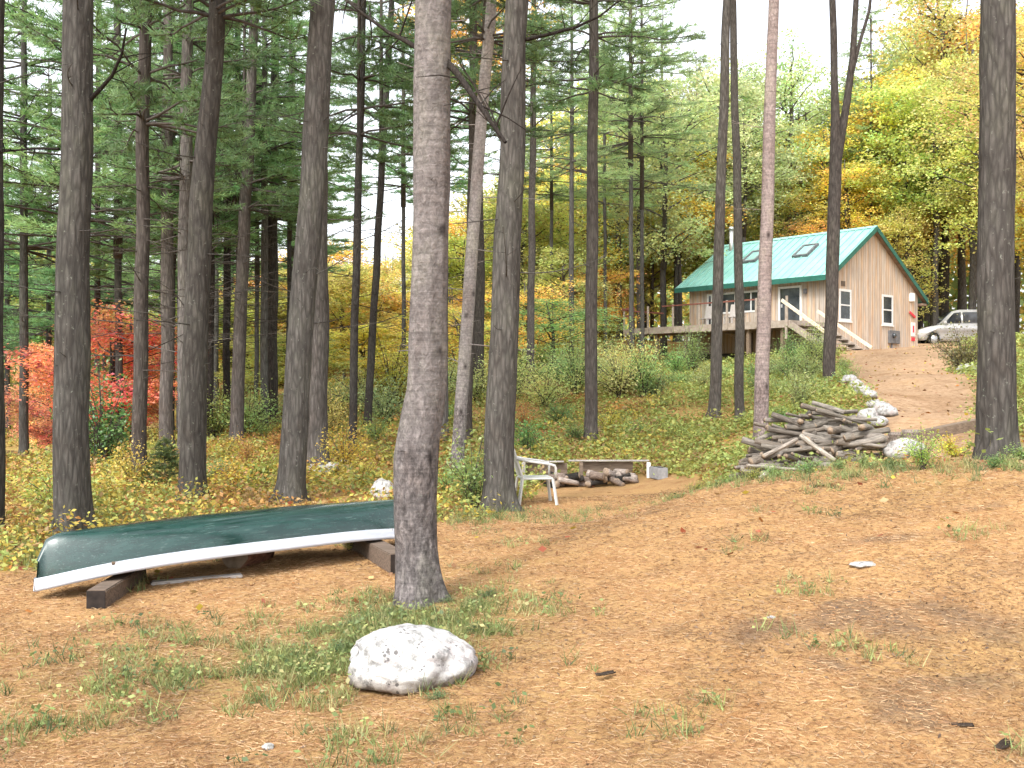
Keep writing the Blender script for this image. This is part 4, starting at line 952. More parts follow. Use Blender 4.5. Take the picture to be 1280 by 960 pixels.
# ------------------------------------------------------------------ woodpile
random.seed(11)
def logs_pile():
    cx, cy = G(1020, 12).x, 12.0; gz0 = tz(cx, cy)
    n = 0
    # heap: rows of billets, wider at the bottom; most lie pointing towards the camera and to the right
    rows = [(.070*k, .64*(1 - (k/10.5)**2)**.5 + .04, int(18*(1 - (k/10.5)**2)**.5) + 3) for k in range(10)]
    for h, half, cnt in rows:
        for k in range(cnt):
            u = -half + 2*half*(k + random.uniform(.2,.8))/cnt
            hill = h*(1 - .35*max(0, -u - .2)) + .10*max(0, u)*(h > .05)
            for dep in ((0, .4) if h < .3 else (0.08,)):
                x = cx + u + random.uniform(-.03,.03); y = cy + dep + h*.35 + random.uniform(-.12,.12)
                if dep > 0 and random.random() < .45: continue
                L = random.uniform(.34,.66); r = random.uniform(.30,.60)
                yaw = random.choice([random.uniform(-.15,.5), random.uniform(-.6,.2), random.uniform(-.5,.2), random.uniform(.6,1.3)]) + random.choice([0, PI])
                tone = random.choice([(.24,.215,.19),(.20,.18,.155),(.16,.14,.12),(.28,.255,.225),(.21,.18,.15)])
                o = link('log', random.choice(LOGS), None, (x, y, tz(x, y) + .055 + hill + random.uniform(-.015,.015)), (random.uniform(0,6), random.uniform(-.35,.35), yaw), (L, .52*r, .52*r), tone)
                tag(o, 'weathered firewood log in the loose woodpile', 'log', 'firewood logs in the woodpile'); n += 1
    for (px, py, d, L, yaw, pitch, r, tone, lab) in [
        (1022,560,11.45,.5,-.75,.55,.34,(.38,.345,.30),'pale barkless branch lying slantwise on the front of the woodpile'),
        (985,586,11.3,.9,-.06,.07,.22,(.34,.31,.275),'long grey pole along the foot of the woodpile front'),
        (975,560,11.5,.55,.5,-.35,.32,(.34,.30,.26),'grey branch arching over the left slope of the woodpile'),
        (958,594,11.2,.3,.8,-.4,.30,(.58,.53,.47),'short pale stick poking out at the lower left of the woodpile')]:
        p = W(px, py, d); p.z = max(p.z, tz(p.x, p.y) + .05)
        tag(link('log', LOGS[0], None, p, (0, pitch, yaw), (L, r, r), tone), lab, 'log', 'firewood logs in the woodpile')
    return n
logs_pile()
# timbers and cut rounds at the end of the drive
p = G(1113, 13.6); q = G(1225, 14.2)
timber((p.x, p.y, p.z + .06), (q.x, q.y, q.z + .07), .16, .15, 'long brown timber laid across the foot of the drive')
for px, d, r, h, lab in [(1108,13.1,.085,.20,'short upright log round, left one of three beside the grey rock'),(1122,13.0,.09,.24,'upright log round with grey bark, middle of three beside the grey rock'),(1138,12.9,.08,.26,'upright log round nearest the drive timber')]:
    b = G(px, d, h/2); tag(link('log', LOGS[2], None, b, (0, PI/2, 0), (h, r/.13, r/.13), (.30,.26,.23)), lab, 'log')

# ------------------------------------------------------------------ firewood rack (low board crib) with burnt logs
b = G(735, 15.7); rk = empty('firewood_rack', b, 0, 'low grey board crib with pale rails holding firewood behind the clearing', 'rack')
x0, x1 = (655-735)/F*15.9, (814-735)/F*15.9
bm_obj('rail', box_bm((x0, .32, .355), (x0 + .66, .40, .378)), M['greywood'], rk, .005)
bm_obj('rail', box_bm((x1 - 1.30, .30, .372), (x1, .38, .395)), M['greywood'], rk, .005)
bm_obj('back_board', box_bm((x0 + .02, .41, .02), (x0 + .72, .44, .34)), M['oldwood'], rk, .004)
bm_obj('back_board', box_bm((x1 - 1.1, .40, .20), (x1 - .25, .43, .36)), M['oldwood'], rk, .004)
for xx, m_ in ((x1 - .02, 'whitepaint'), (x0 + .01, 'greywood'), (x1 - 1.10, 'oldwood')):
    bm_obj('post', box_bm((xx - .03, .22, -.1), (xx + .03, .29, .36)), M[m_], rk, .004)
random.seed(3)
for k in range(32):
    u = random.uniform(.40, 1.72); x = b.x + x0 + u; y = 15.7 + random.uniform(-.15,.15); lay = k % 3
    tone = random.choice([(.05,.045,.04),(.24,.19,.16),(.30,.25,.22),(.03,.028,.026),(.42,.36,.32)])
    o = link('log', random.choice(LOGS), None, (x, y, tz(x, y) + 0.05 + .06*lay*(1 if 1.0 < u < 1.7 or u < .8 else .6)), (random.uniform(0,6), random.uniform(-.3,.3), random.uniform(-1.2,1.4)), (random.uniform(.22,.38), .36, .36), tone)
    tag(o, 'short or charred firewood piece in the low board crib', 'log', 'firewood pieces in the board crib')
# concrete block
b = G(823, 15.6); cb = bmesh.new(); box_bm((-.085,-.18,0), (.085,.18,.18), cb)
blk = bm_obj('concrete_block', cb, plain('concrete', (.22,.22,.23), (.32,.32,.32), 18, .9, bump=.3), None, .006, loc=b, rot=(0,0,.25)); tag(blk, 'grey concrete block at the right end of the firewood crib', 'block')
s_ = Soup()
for yy in (-.09, .09): s_.box((-.05, yy - .055, .18), (.05, yy + .055, .1815), 0)
link('core_shade_plate', s_.mesh('core_shade_plate', [M['end_core_dark']], False, False), blk, (0,0,.001))  # flat dark plates on a solid block; hollow-core shade is their colour

# ------------------------------------------------------------------ white plastic chair
M['plastic'] = plain('white_plastic', (.50,.50,.48), (.62,.62,.59), 5, .4, spec=.4)
ch = empty('garden_chair', G(668, 13.1), math.radians(8), 'white plastic garden chair half hidden behind the thick dark trunk', 'chair')
ch.scale = (.92,.92,.92)
seat = bm_obj('seat', box_bm((-.22,-.23,.36), (.24,.23,.385)), M['plastic'], ch, .01)
bk = bmesh.new()
for k in range(6):
    y = -.20 + k*.08; beam_bm((-.21, y, .40), (-.33, y*.96, .78), .05, .012, bk)
beam_bm((-.34, -.22, .79), (-.34, .22, .79), .02, .06, bk); beam_bm((-.205,-.23,.39), (-.335,-.23,.80), .03, .03, bk); beam_bm((-.205,.23,.39), (-.335,.23,.80), .03, .03, bk)
bm_obj('backrest', bk, M['plastic'], ch, .004)
for sx, sy in ((1,1),(1,-1),(-1,1),(-1,-1)):
    bm = bmesh.new(); x = .23 if sx > 0 else -.21; beam_bm((x, sy*.225, .37), (x + .05*sx, sy*.26, 0), .045, .03, bm)
    bm_obj('leg', bm, M['plastic'], ch, .004)
for sy in (1,-1):
    s_ = Soup(); s_.tube([(-.29, sy*.25, .66), (-.1, sy*.275, .62), (.16, sy*.28, .585), (.245, sy*.275, .56), (.262, sy*.27, .52), (.262, sy*.262, .385)], [.018]*6, 8, 0)
    link('armrest', s_.mesh('armrest', [M['plastic']], True, False), ch)

# ------------------------------------------------------------------ the cabin
def board_material(name, c1, c2, c3, period=.2):
    """vertical boards: each plank with its own tone, dark seams"""
    m, nt, out = nodes(name)
    tc = N(nt, 'ShaderNodeTexCoord'); sx = N(nt, 'ShaderNodeSeparateXYZ'); nt.links.new(tc.outputs['Object'], sx.inputs[0])
    ad = N(nt, 'ShaderNodeMath', operation='ADD'); nt.links.new(sx.outputs[0], ad.inputs[0]); nt.links.new(sx.outputs[1], ad.inputs[1])
    dv = N(nt, 'ShaderNodeMath', operation='DIVIDE'); nt.links.new(ad.outputs[0], dv.inputs[0]); dv.inputs[1].default_value = period
    fl = N(nt, 'ShaderNodeMath', operation='FLOOR'); nt.links.new(dv.outputs[0], fl.inputs[0]); fr = N(nt, 'ShaderNodeMath', operation='FRACT'); nt.links.new(dv.outputs[0], fr.inputs[0])
    wn = N(nt, 'ShaderNodeTexWhiteNoise', noise_dimensions='1D'); nt.links.new(fl.outputs[0], wn.inputs['W'])
    r = ramp(nt, [(0, c1), (.5, c2), (1, c3)]); nt.links.new(wn.outputs['Value'], r.inputs[0])
    g = noise_tex(nt, mapped(nt, (9, 9, .9)), 1.2, 6, .65); gr = ramp(nt, [(.3, (.7,.66,.62)), (.6, (1.1,1.08,1.06))]); nt.links.new(g, gr.inputs[0])
    c = mixc(nt, r.outputs[0], gr.outputs[0], .9, 'MULTIPLY')
    lo = noise_tex(nt, mapped(nt, (1.2,1.2,.45)), 1, 3); lr = ramp(nt, [(.35, (.86,.84,.84)), (.65, (1.06,1.0,.95))]); nt.links.new(lo, lr.inputs[0]); c = mixc(nt, c, lr.outputs[0], 1, 'MULTIPLY')
    sr = ramp(nt, [(.0, (0,0,0)), (.07, (1,1,1)), (.93, (1,1,1)), (1, (0,0,0))]); nt.links.new(fr.outputs[0], sr.inputs[0])
    st_ = noise_tex(nt, mapped(nt, (5, 5, .28)), 1.1, 4, .6); str_ = ramp(nt, [(.46, (1,1,1)), (.62, (1.05,.80,.58))]); nt.links.new(st_, str_.inputs[0]); c = mixc(nt, c, str_.outputs[0], .8, 'MULTIPLY')
    gy = noise_tex(nt, mapped(nt, (7, 7, .5)), 1.3, 5, .65); gyr = ramp(nt, [(.50, (0,0,0)), (.66, (.55,.55,.55))]); nt.links.new(gy, gyr.inputs[0]); c = mixc(nt, c, (.40,.38,.36), gyr.outputs[0])
    c = mixc(nt, (.14,.10,.08), c, sr.outputs[0])
    b = N(nt, 'ShaderNodeBsdfPrincipled'); b.inputs['Roughness'].default_value = .85; b.inputs['Specular IOR Level'].default_value = .15; nt.links.new(c, b.inputs['Base Color']); nt.links.new(b.outputs[0], out.inputs[0])
    bp = N(nt, 'ShaderNodeBump'); bp.inputs['Strength'].default_value = .5; bp.inputs['Distance'].default_value = .02; nt.links.new(sr.outputs[0], bp.inputs['Height']); nt.links.new(bp.outputs[0], b.inputs['Normal'])
    return m
def roof_material():
    m, nt, out = nodes('green_metal_roof')
    f = noise_tex(nt, mapped(nt, (.8,.8,.8)), 1.5, 4); r = ramp(nt, [(.3, (.21,.455,.40)), (.7, (.28,.53,.475))]); nt.links.new(f, r.inputs[0])
    b = N(nt, 'ShaderNodeBsdfPrincipled'); b.inputs['Roughness'].default_value = .42; b.inputs['Specular IOR Level'].default_value = .6; nt.links.new(r.outputs[0], b.inputs['Base Color'])
    nt.links.new(b.outputs[0], out.inputs[0]); return m
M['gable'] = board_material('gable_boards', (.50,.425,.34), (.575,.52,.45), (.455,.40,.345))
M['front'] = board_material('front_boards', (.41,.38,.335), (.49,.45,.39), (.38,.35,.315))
M['roof'] = roof_material(); M['rooftrim'] = plain('dark_green_trim', (.02,.10,.075), (.03,.14,.105), 3, .5)
M['soffit'] = plain('soffit_wood', (.16,.115,.085), (.26,.19,.14), 5, .85)
M['trim'] = plain('white_trim', (.58,.58,.57), (.68,.68,.66), 6, .5)
M['glass'] = plain('dark_glass', (.015,.018,.022), (.05,.06,.07), 2, .08, spec=.8)
M['deckwood'] = plain('deck_wood', (.26,.215,.175), (.40,.34,.285), 6, .8, (1,1,1), .1); M['deckrail'] = plain('deck_rail_red', (.16,.055,.04), (.26,.10,.075), 6, .7)
M['newwood'] = plain('fresh_lumber', (.66,.56,.40), (.78,.68,.52), 5, .7); M['metal'] = plain('galvanised', (.55,.56,.58), (.72,.73,.74), 8, .35, metal=.7)
M['greybox'] = plain('meter_grey', (.10,.10,.105), (.17,.17,.175), 8, .5)
M['concrete'] = plain('shade_darkened_concrete', (.05,.046,.042), (.10,.095,.088), 6, .9)  # foundation: shade under the deck is put into this dark colour
YAW = math.atan2(.659, .751)
HB = Vector((13.66, 42.5, 3.04)); Wd, Ln = 7.59, 7.66; RG, RX, sl = 5.49, 3.33, .632; EVL, EVR = RG - sl*RX, RG - sl*(Wd - RX)
cab = empty('cabin', HB, YAW, 'small wooden cabin with a green metal roof on the rise at the right', 'cabin')
th = .14
# walls (x: across the gable, y: along the ridge, away from the gable)
gp = [(0,0,.0),(Wd,0,.0),(Wd,0,EVR),(RX,0,RG),(0,0,EVL)]
bm_obj('gable_wall', poly_bm(gp, (0,th,0)), M['gable'], cab)
bm_obj('gable_wall', poly_bm([(x, Ln - th, z) for x,_,z in gp], (0,th,0)), M['gable'], cab)
bm_obj('front_wall', box_bm((0, th, 0), (th, Ln - th, EVL)), M['front'], cab)
bm_obj('rear_wall', box_bm((Wd - th, th, 0), (Wd, Ln - th, EVR)), M['front'], cab)
bm_obj('foundation', box_bm((.15,.15,-1.6), (Wd-.15, Ln-.15, -.004)), M['concrete'], cab)
# roof slabs with standing ribs
ohF, ohR, ohG = .5, .50, .24
def roof_side(x_out, name):
    z_out = RG - sl*abs(x_out - RX); tk = .10
    pts = [(RX, -ohG, RG + .12), (x_out, -ohG, z_out + .12), (x_out, -ohG, z_out + .12 - tk), (RX, -ohG, RG + .12 - tk)]
    r = bm_obj(name, poly_bm(pts, (0, Ln + ohG + .5, 0)), M['roof'], cab)
    bm = bmesh.new(); y = -ohG + .1
    while y < Ln + .5:
        sgn = 1 if x_out > RX else -1
        beam_bm((RX + sgn*.05, y, RG + .128), (x_out, y, z_out + .134), .035, .035, bm); y += .40
    bm_obj('roof_rib', bm, M['roof'], r); return r
rf = roof_side(-ohF, 'roof'); rb = roof_side(Wd + ohR, 'roof')
bm_obj('ridge_cap', poly_bm([(RX - .18, -ohG - .01, RG + .12 - .18*sl + .045), (RX, -ohG - .01, RG + .17), (RX + .18, -ohG - .01, RG + .12 - .18*sl + .045), (RX, -ohG - .01, RG + .13)], (0, Ln + .5 + .5 + .02, 0)), M['roof'], cab)
for xo, rr in ((-ohF, rf), (Wd + ohR, rb)):
    z = RG - sl*abs(xo - RX) + .12
    sg = -1 if xo < 0 else 1
    bm_obj('fascia', box_bm((min(xo, xo + sg*.03), -ohG - .03, z - .22), (max(xo, xo + sg*.03), Ln + .5, z + .005)), M['rooftrim'], rr)
    bm_obj('barge_board', beam_bm((RX, -ohG - .018, RG + .03), (xo, -ohG - .018, z - .09), .03, .20), M['rooftrim'], rr)
    bm_obj('soffit', poly_bm([(RX, -ohG + .01, RG + .012), (xo, -ohG + .01, z - .112), (xo, -ohG + .01, z - .15), (RX, -ohG + .01, RG - .03)], (0, ohG - .015, 0)), M['soffit'], rr)
# boxed soffit return on the right eave
bm_obj('eave_return', box_bm((Wd + .005, -ohG + .02, 2.30), (Wd + ohR - .05, .25, 2.40)), M['soffit'], cab)
# skylights
def skylight(y, u):
    """u along the slope from the ridge (0..1)"""
    x = RX - u*(RX + ohF); z = RG - sl*(RX - x) + .12; ang = math.atan(sl)
    f = bmesh.new(); hw_, hl = .35, .52
    for (a, b_, w_, l_) in ((-hw_, 0, .05, hl*2 + .1), (hw_, 0, .05, hl*2 + .1)):
        box_bm((-l_/2, a - .05, -.02), (l_/2, a + .05, .13), f)
    for a in (-hl, hl): box_bm((a - .05, -hw_ + .053, -.02), (a + .05, hw_ - .053, .128), f)
    fr = bm_obj('skylight', f, M['greybox'], cab, loc=(x, y, z), rot=(0, -ang, 0))
    bm_obj('pane', box_bm((-hl + .05, -hw_ + .05, .06), (hl - .05, hw_ - .05, .08)), plain('skylight_glass', (.20,.36,.35), (.28,.46,.44), 2, .08, spec=.8), fr)
skylight(2.35, .42); skylight(5.15, .42)
# flue pipe
s_ = Soup(); s_.tube([(0,0,-.4),(0,0,1.0)], [.11,.11], 14, 0); s_.tube([(0,0,1.05),(0,0,1.18)], [.18,.10], 14, 0); s_.tube([(0,0,1.0),(0,0,1.06)], [.05,.05], 8, 0)
link('flue_pipe', s_.mesh('flue_pipe', [M['metal']], False, False), cab, (RX - .55, 7.25, RG - .25))
# windows in the gable
def window_gable(xc, zc, w=.78, h=1.18):
    fr = bmesh.new()
    box_bm((xc - w/2 - .1, -.035, zc - h/2 - .1), (xc - w/2, .02, zc + h/2 + .1), fr); box_bm((xc + w/2, -.035, zc - h/2 - .1), (xc + w/2 + .1, .02, zc + h/2 + .1), fr)
    box_bm((xc - w/2, -.033, zc + h/2), (xc + w/2, .02, zc + h/2 + .1), fr); box_bm((xc - w/2 - .14, -.06, zc - h/2 - .16), (xc + w/2 + .14, .02, zc - h/2 - .1), fr)
    box_bm((xc - w/2, -.031, zc - h/2 - .1), (xc + w/2, .02, zc - h/2), fr); box_bm((xc - w/2, -.028, zc - .03), (xc + w/2, .02, zc + .03), fr)
    wo = bm_obj('window', fr, M['trim'], cab)
    for k in (-1, 1): bm_obj('pane', box_bm((xc - w/2 + .001, -.012, zc + (.031 if k > 0 else -h/2 + .001)), (xc + w/2 - .001, -.004, zc + (h/2 - .001 if k > 0 else -.031))), M['glass'], wo)
window_gable(1.05, 1.98); window_gable(4.70, 1.95)
bm_obj('house_number_board', box_bm((.72,-.02,2.80), (1.05,-.002,3.02)), M['redwood'], cab)
# electric meter on the gable, floodlight, and red sign
me_ = bm_obj('electric_meter', box_bm((4.75,-.14,.42), (5.65,-.003,1.02)), M['greybox'], cab, .02)
s_ = Soup(); s_.tube([(5.0,-.15,.78),(5.0,-.24,.78)], [.11,.10], 16, 0); link('meter_dial', s_.mesh('meter_dial', [M['glass']], False, False), me_)
s_ = Soup(); s_.tube([(5.0,-.06,.42),(5.0,-.06,-.4)], [.035,.035], 8, 0); link('conduit', s_.mesh('conduit', [M['greybox']], False, False), me_)
fl = bm_obj('floodlight', box_bm((6.75,-.18,2.45), (7.0,-.003,2.85)), M['whitepaint'], cab, .02)
red = plain('sign_red', (.55,.03,.05), (.62,.05,.07), 4, .5); pink = plain('sign_white', (.80,.62,.62), (.86,.70,.69), 4, .5)
sg = bm_obj('wall_sign', box_bm((6.92,-.03,.82), (7.32,-.003,1.48)), pink, cab, .005)
bm_obj('red_panel', box_bm((7.05,-.038,1.0), (7.18,-.0305,1.32)), red, sg); bm_obj('red_panel', box_bm((6.96,-.037,.60), (7.26,-.003,.77)), red, sg)
bm_obj('red_bracket', beam_bm((6.70,-.06,1.95), (7.25,-.06,1.72), .03, .12), red, cab, .004)
# door and windows of the front wall (x = 0 plane), behind the deck
def opening_front(y0, y1, z0, z1, name, mull=1):
    fr = bmesh.new(); t_ = .09
    box_bm((-.035, y0 - t_, z0), (.02, y0, z1 + t_), fr); box_bm((-.035, y1, z0), (.02, y1 + t_, z1 + t_), fr); box_bm((-.033, y0, z1), (.02, y1, z1 + t_), fr)
    box_bm((-.031, y0, z0), (.02, y1, z0 + .08), fr)
    for k in range(1, mull): yy = y0 + (y1 - y0)*k/mull; box_bm((-.029, yy - .03, z0 + .08), (.02, yy + .03, z1), fr)
    o = bm_obj(name, fr, M['trim'], cab); bm_obj('pane', box_bm((-.012, y0 + .001, z0 + .081), (-.004, y1 - .001, z1 - .001)), M['glass'], o); return o
DZ = 1.16
d_ = opening_front(1.55, 2.55, DZ + .02, 2.80, 'door')
bm_obj('handle', box_bm((-.09, 2.40, DZ + .8), (-.036, 2.47, DZ + .95)), M['metal'], d_)
opening_front(3.6, 4.6, 1.85, 2.75, 'window', 2); opening_front(5.0, 5.7, 1.85, 2.75, 'window', 1); opening_front(6.35, 6.5, 1.2, 2.75, 'window', 1)
bm_obj('wall_lamp', box_bm((-.12,1.18,2.5),(-.003,1.32,2.72)), M['greybox'], cab, .01)
# deck: a thing of its own in front of the cabin
dk = empty('deck', HB, YAW, 'raised wooden deck on posts along the front of the cabin', 'deck')
X0, X1, Y0, Y1 = -3.25, -.02, -.02, Ln + 1.3
bm = bmesh.new(); y = Y0
while y < Y1 - .1: box_bm((X0, y, DZ - .04), (X1, y + .135, DZ), bm); y += .145
bm_obj('deck_floor', bm, M['deckwood'], dk)
bm = bmesh.new(); box_bm((X0 - .045, Y0, DZ - .30), (X0 - .002, Y1, DZ - .012), bm); box_bm((X0, Y1 + .002, DZ - .30), (X1, Y1 + .045, DZ - .012), bm); box_bm((X0, Y0 - .045, DZ - .30), (X1, Y0 - .002, DZ - .012), bm)
for k in range(1, 9): yy = Y0 + (Y1 - Y0)*k/9; box_bm((X0, yy - .02, DZ - .28), (X1, yy + .02, DZ - .045), bm)
bm_obj('rim_joist', bm, M['deckwood'], dk)
for k in range(6):
    yy = Y0 + .4 + (Y1 - Y0 - .6)*k/5
    bm_obj('post', box_bm((X0 + .1, yy - .07, -2.4), (X0 + .24, yy + .07, DZ - .30)), M['oldwood'], dk)
    if k % 2 == 0: bm_obj('post', box_bm((X1 - .6, yy - .07, -2.4), (X1 - .46, yy + .07, DZ - .30)), M['oldwood'], dk)
for k in range(7):
    yy = Y0 + .06 + (Y1 - Y0 - .12)*k/6
    bm_obj('railing_post', box_bm((X0 - .09, yy - .045, DZ - .25), (X0 - .047, yy + .045, DZ + .98)), M['deckwood'], dk)
bm_obj('handrail', box_bm((X0 - .11, Y0 + 1.6, DZ + .90), (X0 + .03, Y1 - 2.4, DZ + .95)), M['deckrail'], dk)
bm_obj('handrail', box_bm((X0 - .11, Y1 - .65, DZ + .86), (X0 + .03, Y1 + .05, DZ + .98)), M['deckrail'], dk)
bm_obj('handrail', box_bm((X0 + .035, Y1 - .05, DZ + .84), (X1 - .4, Y1 + .05, DZ + .90)), M['deckrail'], dk)
bm_obj('lower_rail', box_bm((X0 - .04, Y1 - .65, DZ + .55), (X0 - .002, Y1, DZ + .65)), M['deckrail'], dk)
# deck stairs with two long pale handrails
stp = empty('stairs', HB, YAW, 'wooden steps with two long pale handrails leading up to the deck', 'stairs')
for k in range(6):
    zz = DZ - .19*(k + 1); yy = -.05 - .30*(k + 1)
    bm_obj('step', box_bm((-3.2, yy - .02, zz - .04), (-.85, yy + .28, zz)), M['deckwood'], stp)
for xx in (-3.25, -.82): bm_obj('stringer', beam_bm((xx, -.07, DZ - .18), (xx, -2.2, DZ - 1.52), .05, .26), M['deckwood'], stp)
bm_obj('handrail', beam_bm((-3.32, .28, 1.98), (-3.40, -2.0, .42), .05, .13), M['newwood'], stp)
bm_obj('handrail', beam_bm((-.72, .25, 1.66), (-.95, -2.35, .02), .05, .12), M['newwood'], stp)
for x_, y_, z_ in ((-3.27,.10,1.9),(-3.32,-1.6,.75),(-.78,-.3,1.35),(-.86,-2.1,.2)): bm_obj('railing_post', box_bm((x_ - .03, y_ - .045, z_ - 1.5), (x_ + .035, y_ + .045, z_ - .03)), M['deckwood'], stp)

# deck furniture glimpsed between the trunks: two pale chairs
def deck_chair(x, y, lab):
    R = Matrix.Rotation(YAW, 4, 'Z'); p = HB + R @ Vector((x, y, DZ))
    c_ = empty('deck_chair', p, YAW + PI, lab, 'chair')
    bm_obj('seat', box_bm((-.24,-.25,.38),(.24,.25,.42)), M['greywood'], c_, .008); bm_obj('backrest', beam_bm((-.22,0,.42),(-.36,0,1.0), .5, .03), M['greywood'], c_, .008)
    for sx in (-.21,.21):
        for sy in (-.22,.22): bm_obj('leg', box_bm((sx-.025,sy-.025,0),(sx+.025,sy+.025,.38)), M['greywood'], c_)
deck_chair(-1.4, 4.2, 'grey chair on the deck seen between the slim pines, nearer the door'); deck_chair(-1.4, 5.6, 'grey chair on the deck seen between the slim pines, farther from the door')

# ------------------------------------------------------------------ the silver vehicle
M['carpaint'] = plain('silver_paint', (.66,.67,.69), (.74,.75,.77), 2, .28, metal=.2, spec=.6); M['tyre'] = plain('tyre_rubber', (.012,.012,.012), (.03,.03,.03), 10, .85)
M['rim'] = plain('alloy_rim', (.42,.43,.44), (.6,.6,.62), 10, .35, metal=.6); M['lamp'] = plain('head_lamp', (.75,.75,.72), (.85,.85,.82), 4, .15); M['tail'] = plain('tail_lamp', (.35,.02,.02), (.5,.03,.03), 4, .2)
cp = G(1192, 58); cp.x += .0
car = empty('parked_car', cp, math.radians(180 - 8), 'silver family car parked at the end of the drive beyond the cabin', 'car')
car.scale = (.93, 1.0, 1.2)
# profile (x forward), z up
low = [(-2.3,.42),(-2.34,.75),(-2.28,1.02),(-.2,1.06),(.95,1.03),(1.65,.94),(2.15,.80),(2.32,.62),(2.32,.36),(1.95,.26)]
def arch(cx, r=.40, n=9): return [(cx + r*math.cos(a), .30 + r*math.sin(a)) for a in np.linspace(0, PI, n)]
prof = low[:-1] + [(2.0,.28)] + arch(1.42) + [(.95,.24),(-.95,.24)] + arch(-1.42) + [(-2.0,.28)]
hw = .88
body = bm_obj('body', poly_bm([(x, -hw, z) for x, z in prof], (0, 2*hw, 0)), M['carpaint'], car, .03, True)
gh = [(-2.28,1.03),(-2.20,1.60),(-2.02,1.74),(-.1,1.74),(.28,1.66),(1.12,1.05)]
bm = bmesh.new(); ns = 5; rings = []
for (y, sc_) in ((-.84,0),(-.70,1),(.70,1),(.84,0)):
    pass
vt = []
for y, top in ((-1, 1), (1, 1)):
    vt.append([bm.verts.new((x, y*(.85 - .17*max(0, (z - 1.03)/.71)), z)) for x, z in gh])
n_ = len(gh); bm.faces.new(vt[0]); bm.faces.new(vt[1][::-1])
for i in range(n_): bm.faces.new((vt[0][i], vt[1][i], vt[1][(i+1) % n_], vt[0][(i+1) % n_]))
bmesh.ops.recalc_face_normals(bm, faces=bm.faces); cabn = bm_obj('cabin_shell', bm, M['carpaint'], car, .025, True)
for sgy in (-1, 1):
    for pts in ([(.80,1.09),(.22,1.58),(-.20,1.62),(-.20,1.09)], [(-.30,1.09),(-.30,1.62),(-1.15,1.62),(-1.15,1.09)], [(-1.25,1.09),(-1.25,1.62),(-1.98,1.60),(-2.12,1.12)]):
        q = [(x, sgy*(.857 - .17*(z - 1.03)/.71), z) for x, z in pts]; bm_obj('side_window', poly_bm(q, (0, sgy*.006, 0)), M['glass'], cabn)
    bm_obj('headlight', box_bm((2.08, sgy*.62 - .17, .66), (2.30, sgy*.62 + .17, .78)), M['lamp'], car, .02); bm_obj('tail_light', box_bm((-2.36, sgy*.74 - .1, .8), (-2.26, sgy*.74 + .1, 1.15)), M['tail'], car, .015)
    bm_obj('mirror', box_bm((.72, sgy*.98 - .08, 1.06), (.86, sgy*.98 + .08, 1.2)), M['carpaint'], car, .02)
q = [(.32,-.66,1.665),(.32,.66,1.665),(1.10,.78,1.085),(1.10,-.78,1.085)]; bm_obj('windscreen', poly_bm(q, (.02,0,.025)), M['glass'], cabn)
q = [(-2.195,-.62,1.56),(-2.195,.62,1.56),(-2.27,.74,1.1),(-2.27,-.74,1.1)]; bm_obj('rear_window', poly_bm(q, (-.02,0,.005)), M['glass'], cabn)
bm_obj('bumper', box_bm((2.28,-.8,.36),(2.40,.8,.56)), M['greybox'], car, .03)
for cx_ in (1.42, -1.42):
    for sgy in (-1, 1):
        s_ = Soup(); s_.tube([(0,sgy*.11,0),(0,sgy*.10,0),(0,-sgy*.10,0),(0,-sgy*.11,0)], [.27,.325,.325,.27], 24, 0)
        wh = link('wheel', s_.mesh('wheel', [M['tyre']], False, False), car, (cx_, sgy*.80, .325))
        s_ = Soup(); s_.tube([(0,0,0),(0,sgy*.015,0)], [.205,.19], 20, 0); link('rim', s_.mesh('rim', [M['rim']], False, False), wh, (0, sgy*.111, 0))

# a dark thing in the left wood: fallen stump
o = link('log', LOGS[4], None, G(322, 33, .35), (0, .15, .3), (1.6,2.2,2.2), (.035,.03,.028)); tag(o, 'dark fallen log lying deep in the left wood', 'log')

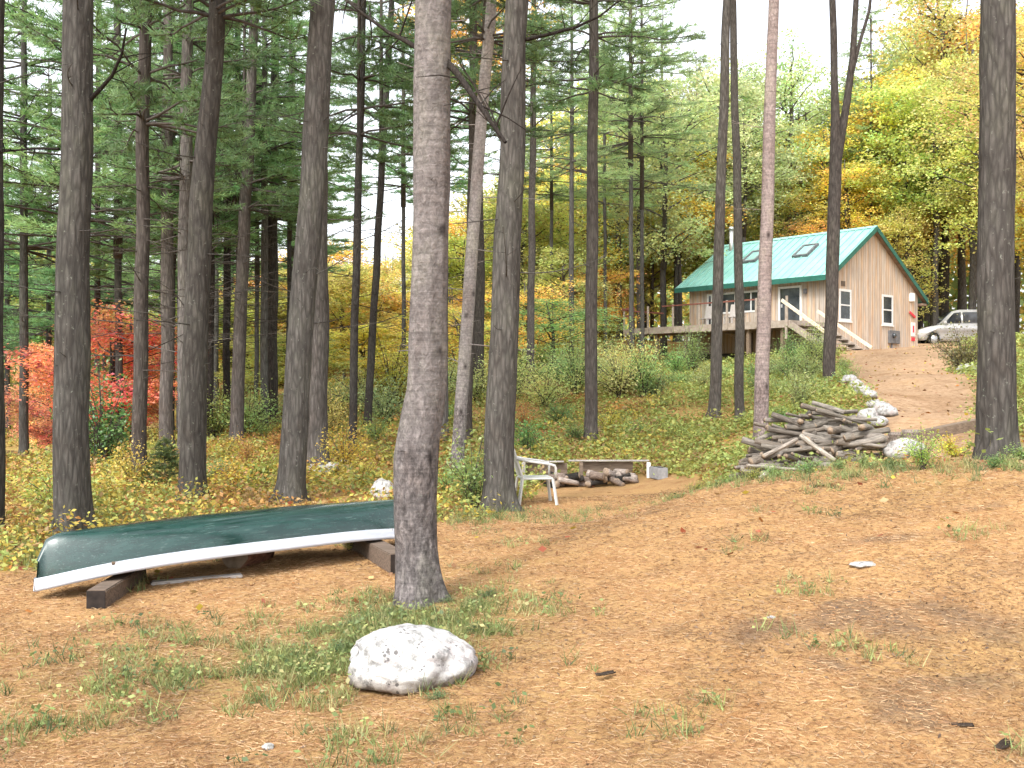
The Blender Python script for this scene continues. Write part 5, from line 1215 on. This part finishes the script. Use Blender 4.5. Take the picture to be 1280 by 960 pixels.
# ------------------------------------------------------------------ light, sky, camera
w = bpy.data.worlds.new('World'); scene.world = w; w.use_nodes = True; nt = w.node_tree; nt.nodes.clear()
EL, AZ = math.radians(50), math.radians(208)       # sun behind the camera, a little to the left
sky = nt.nodes.new('ShaderNodeTexSky'); sky.sky_type = 'NISHITA'; sky.sun_disc = False; sky.sun_elevation = EL; sky.sun_rotation = AZ
sky.air_density = 1.0; sky.dust_density = 4.0; sky.ozone_density = 1.0
hs = nt.nodes.new('ShaderNodeHueSaturation'); hs.inputs['Saturation'].default_value = .22; hs.inputs['Value'].default_value = 3.2
bg = nt.nodes.new('ShaderNodeBackground'); bg.inputs['Strength'].default_value = .15; wo = nt.nodes.new('ShaderNodeOutputWorld')
nt.links.new(sky.outputs[0], hs.inputs['Color']); nt.links.new(hs.outputs[0], bg.inputs[0]); nt.links.new(bg.outputs[0], wo.inputs[0])
sl_ = bpy.data.lights.new('sun', 'SUN'); sl_.energy = 2.3; sl_.angle = math.radians(7); sl_.color = (1,.96,.90)
so = bpy.data.objects.new('sun', sl_); COL.objects.link(so)
dirv = Vector((math.sin(AZ)*math.cos(EL), math.cos(AZ)*math.cos(EL), math.sin(EL)))
so.rotation_euler = dirv.to_track_quat('Z', 'Y').to_euler()

cam = bpy.data.cameras.new('camera'); co = bpy.data.objects.new('camera', cam); COL.objects.link(co)
cam.sensor_width = 36; cam.lens = 36*F/1280; cam.clip_end = 2000; cam.clip_start = .05
co.location = (0,0,EYE); co.rotation_euler = (PI/2, 0, 0); scene.camera = co
scene.view_settings.view_transform = 'Standard'; scene.view_settings.look = 'None'; scene.view_settings.exposure = 0; scene.view_settings.gamma = 1
scene.render.engine = 'CYCLES'; scene.cycles.use_denoising = True
try: scene.cycles.denoiser = 'OPENIMAGEDENOISE'
except Exception: pass
scene.cycles.max_bounces = 8; scene.cycles.diffuse_bounces = 6; scene.cycles.transmission_bounces = 6; scene.cycles.transparent_max_bounces = 4
scene.cycles.use_adaptive_sampling = True; scene.cycles.adaptive_threshold = .02
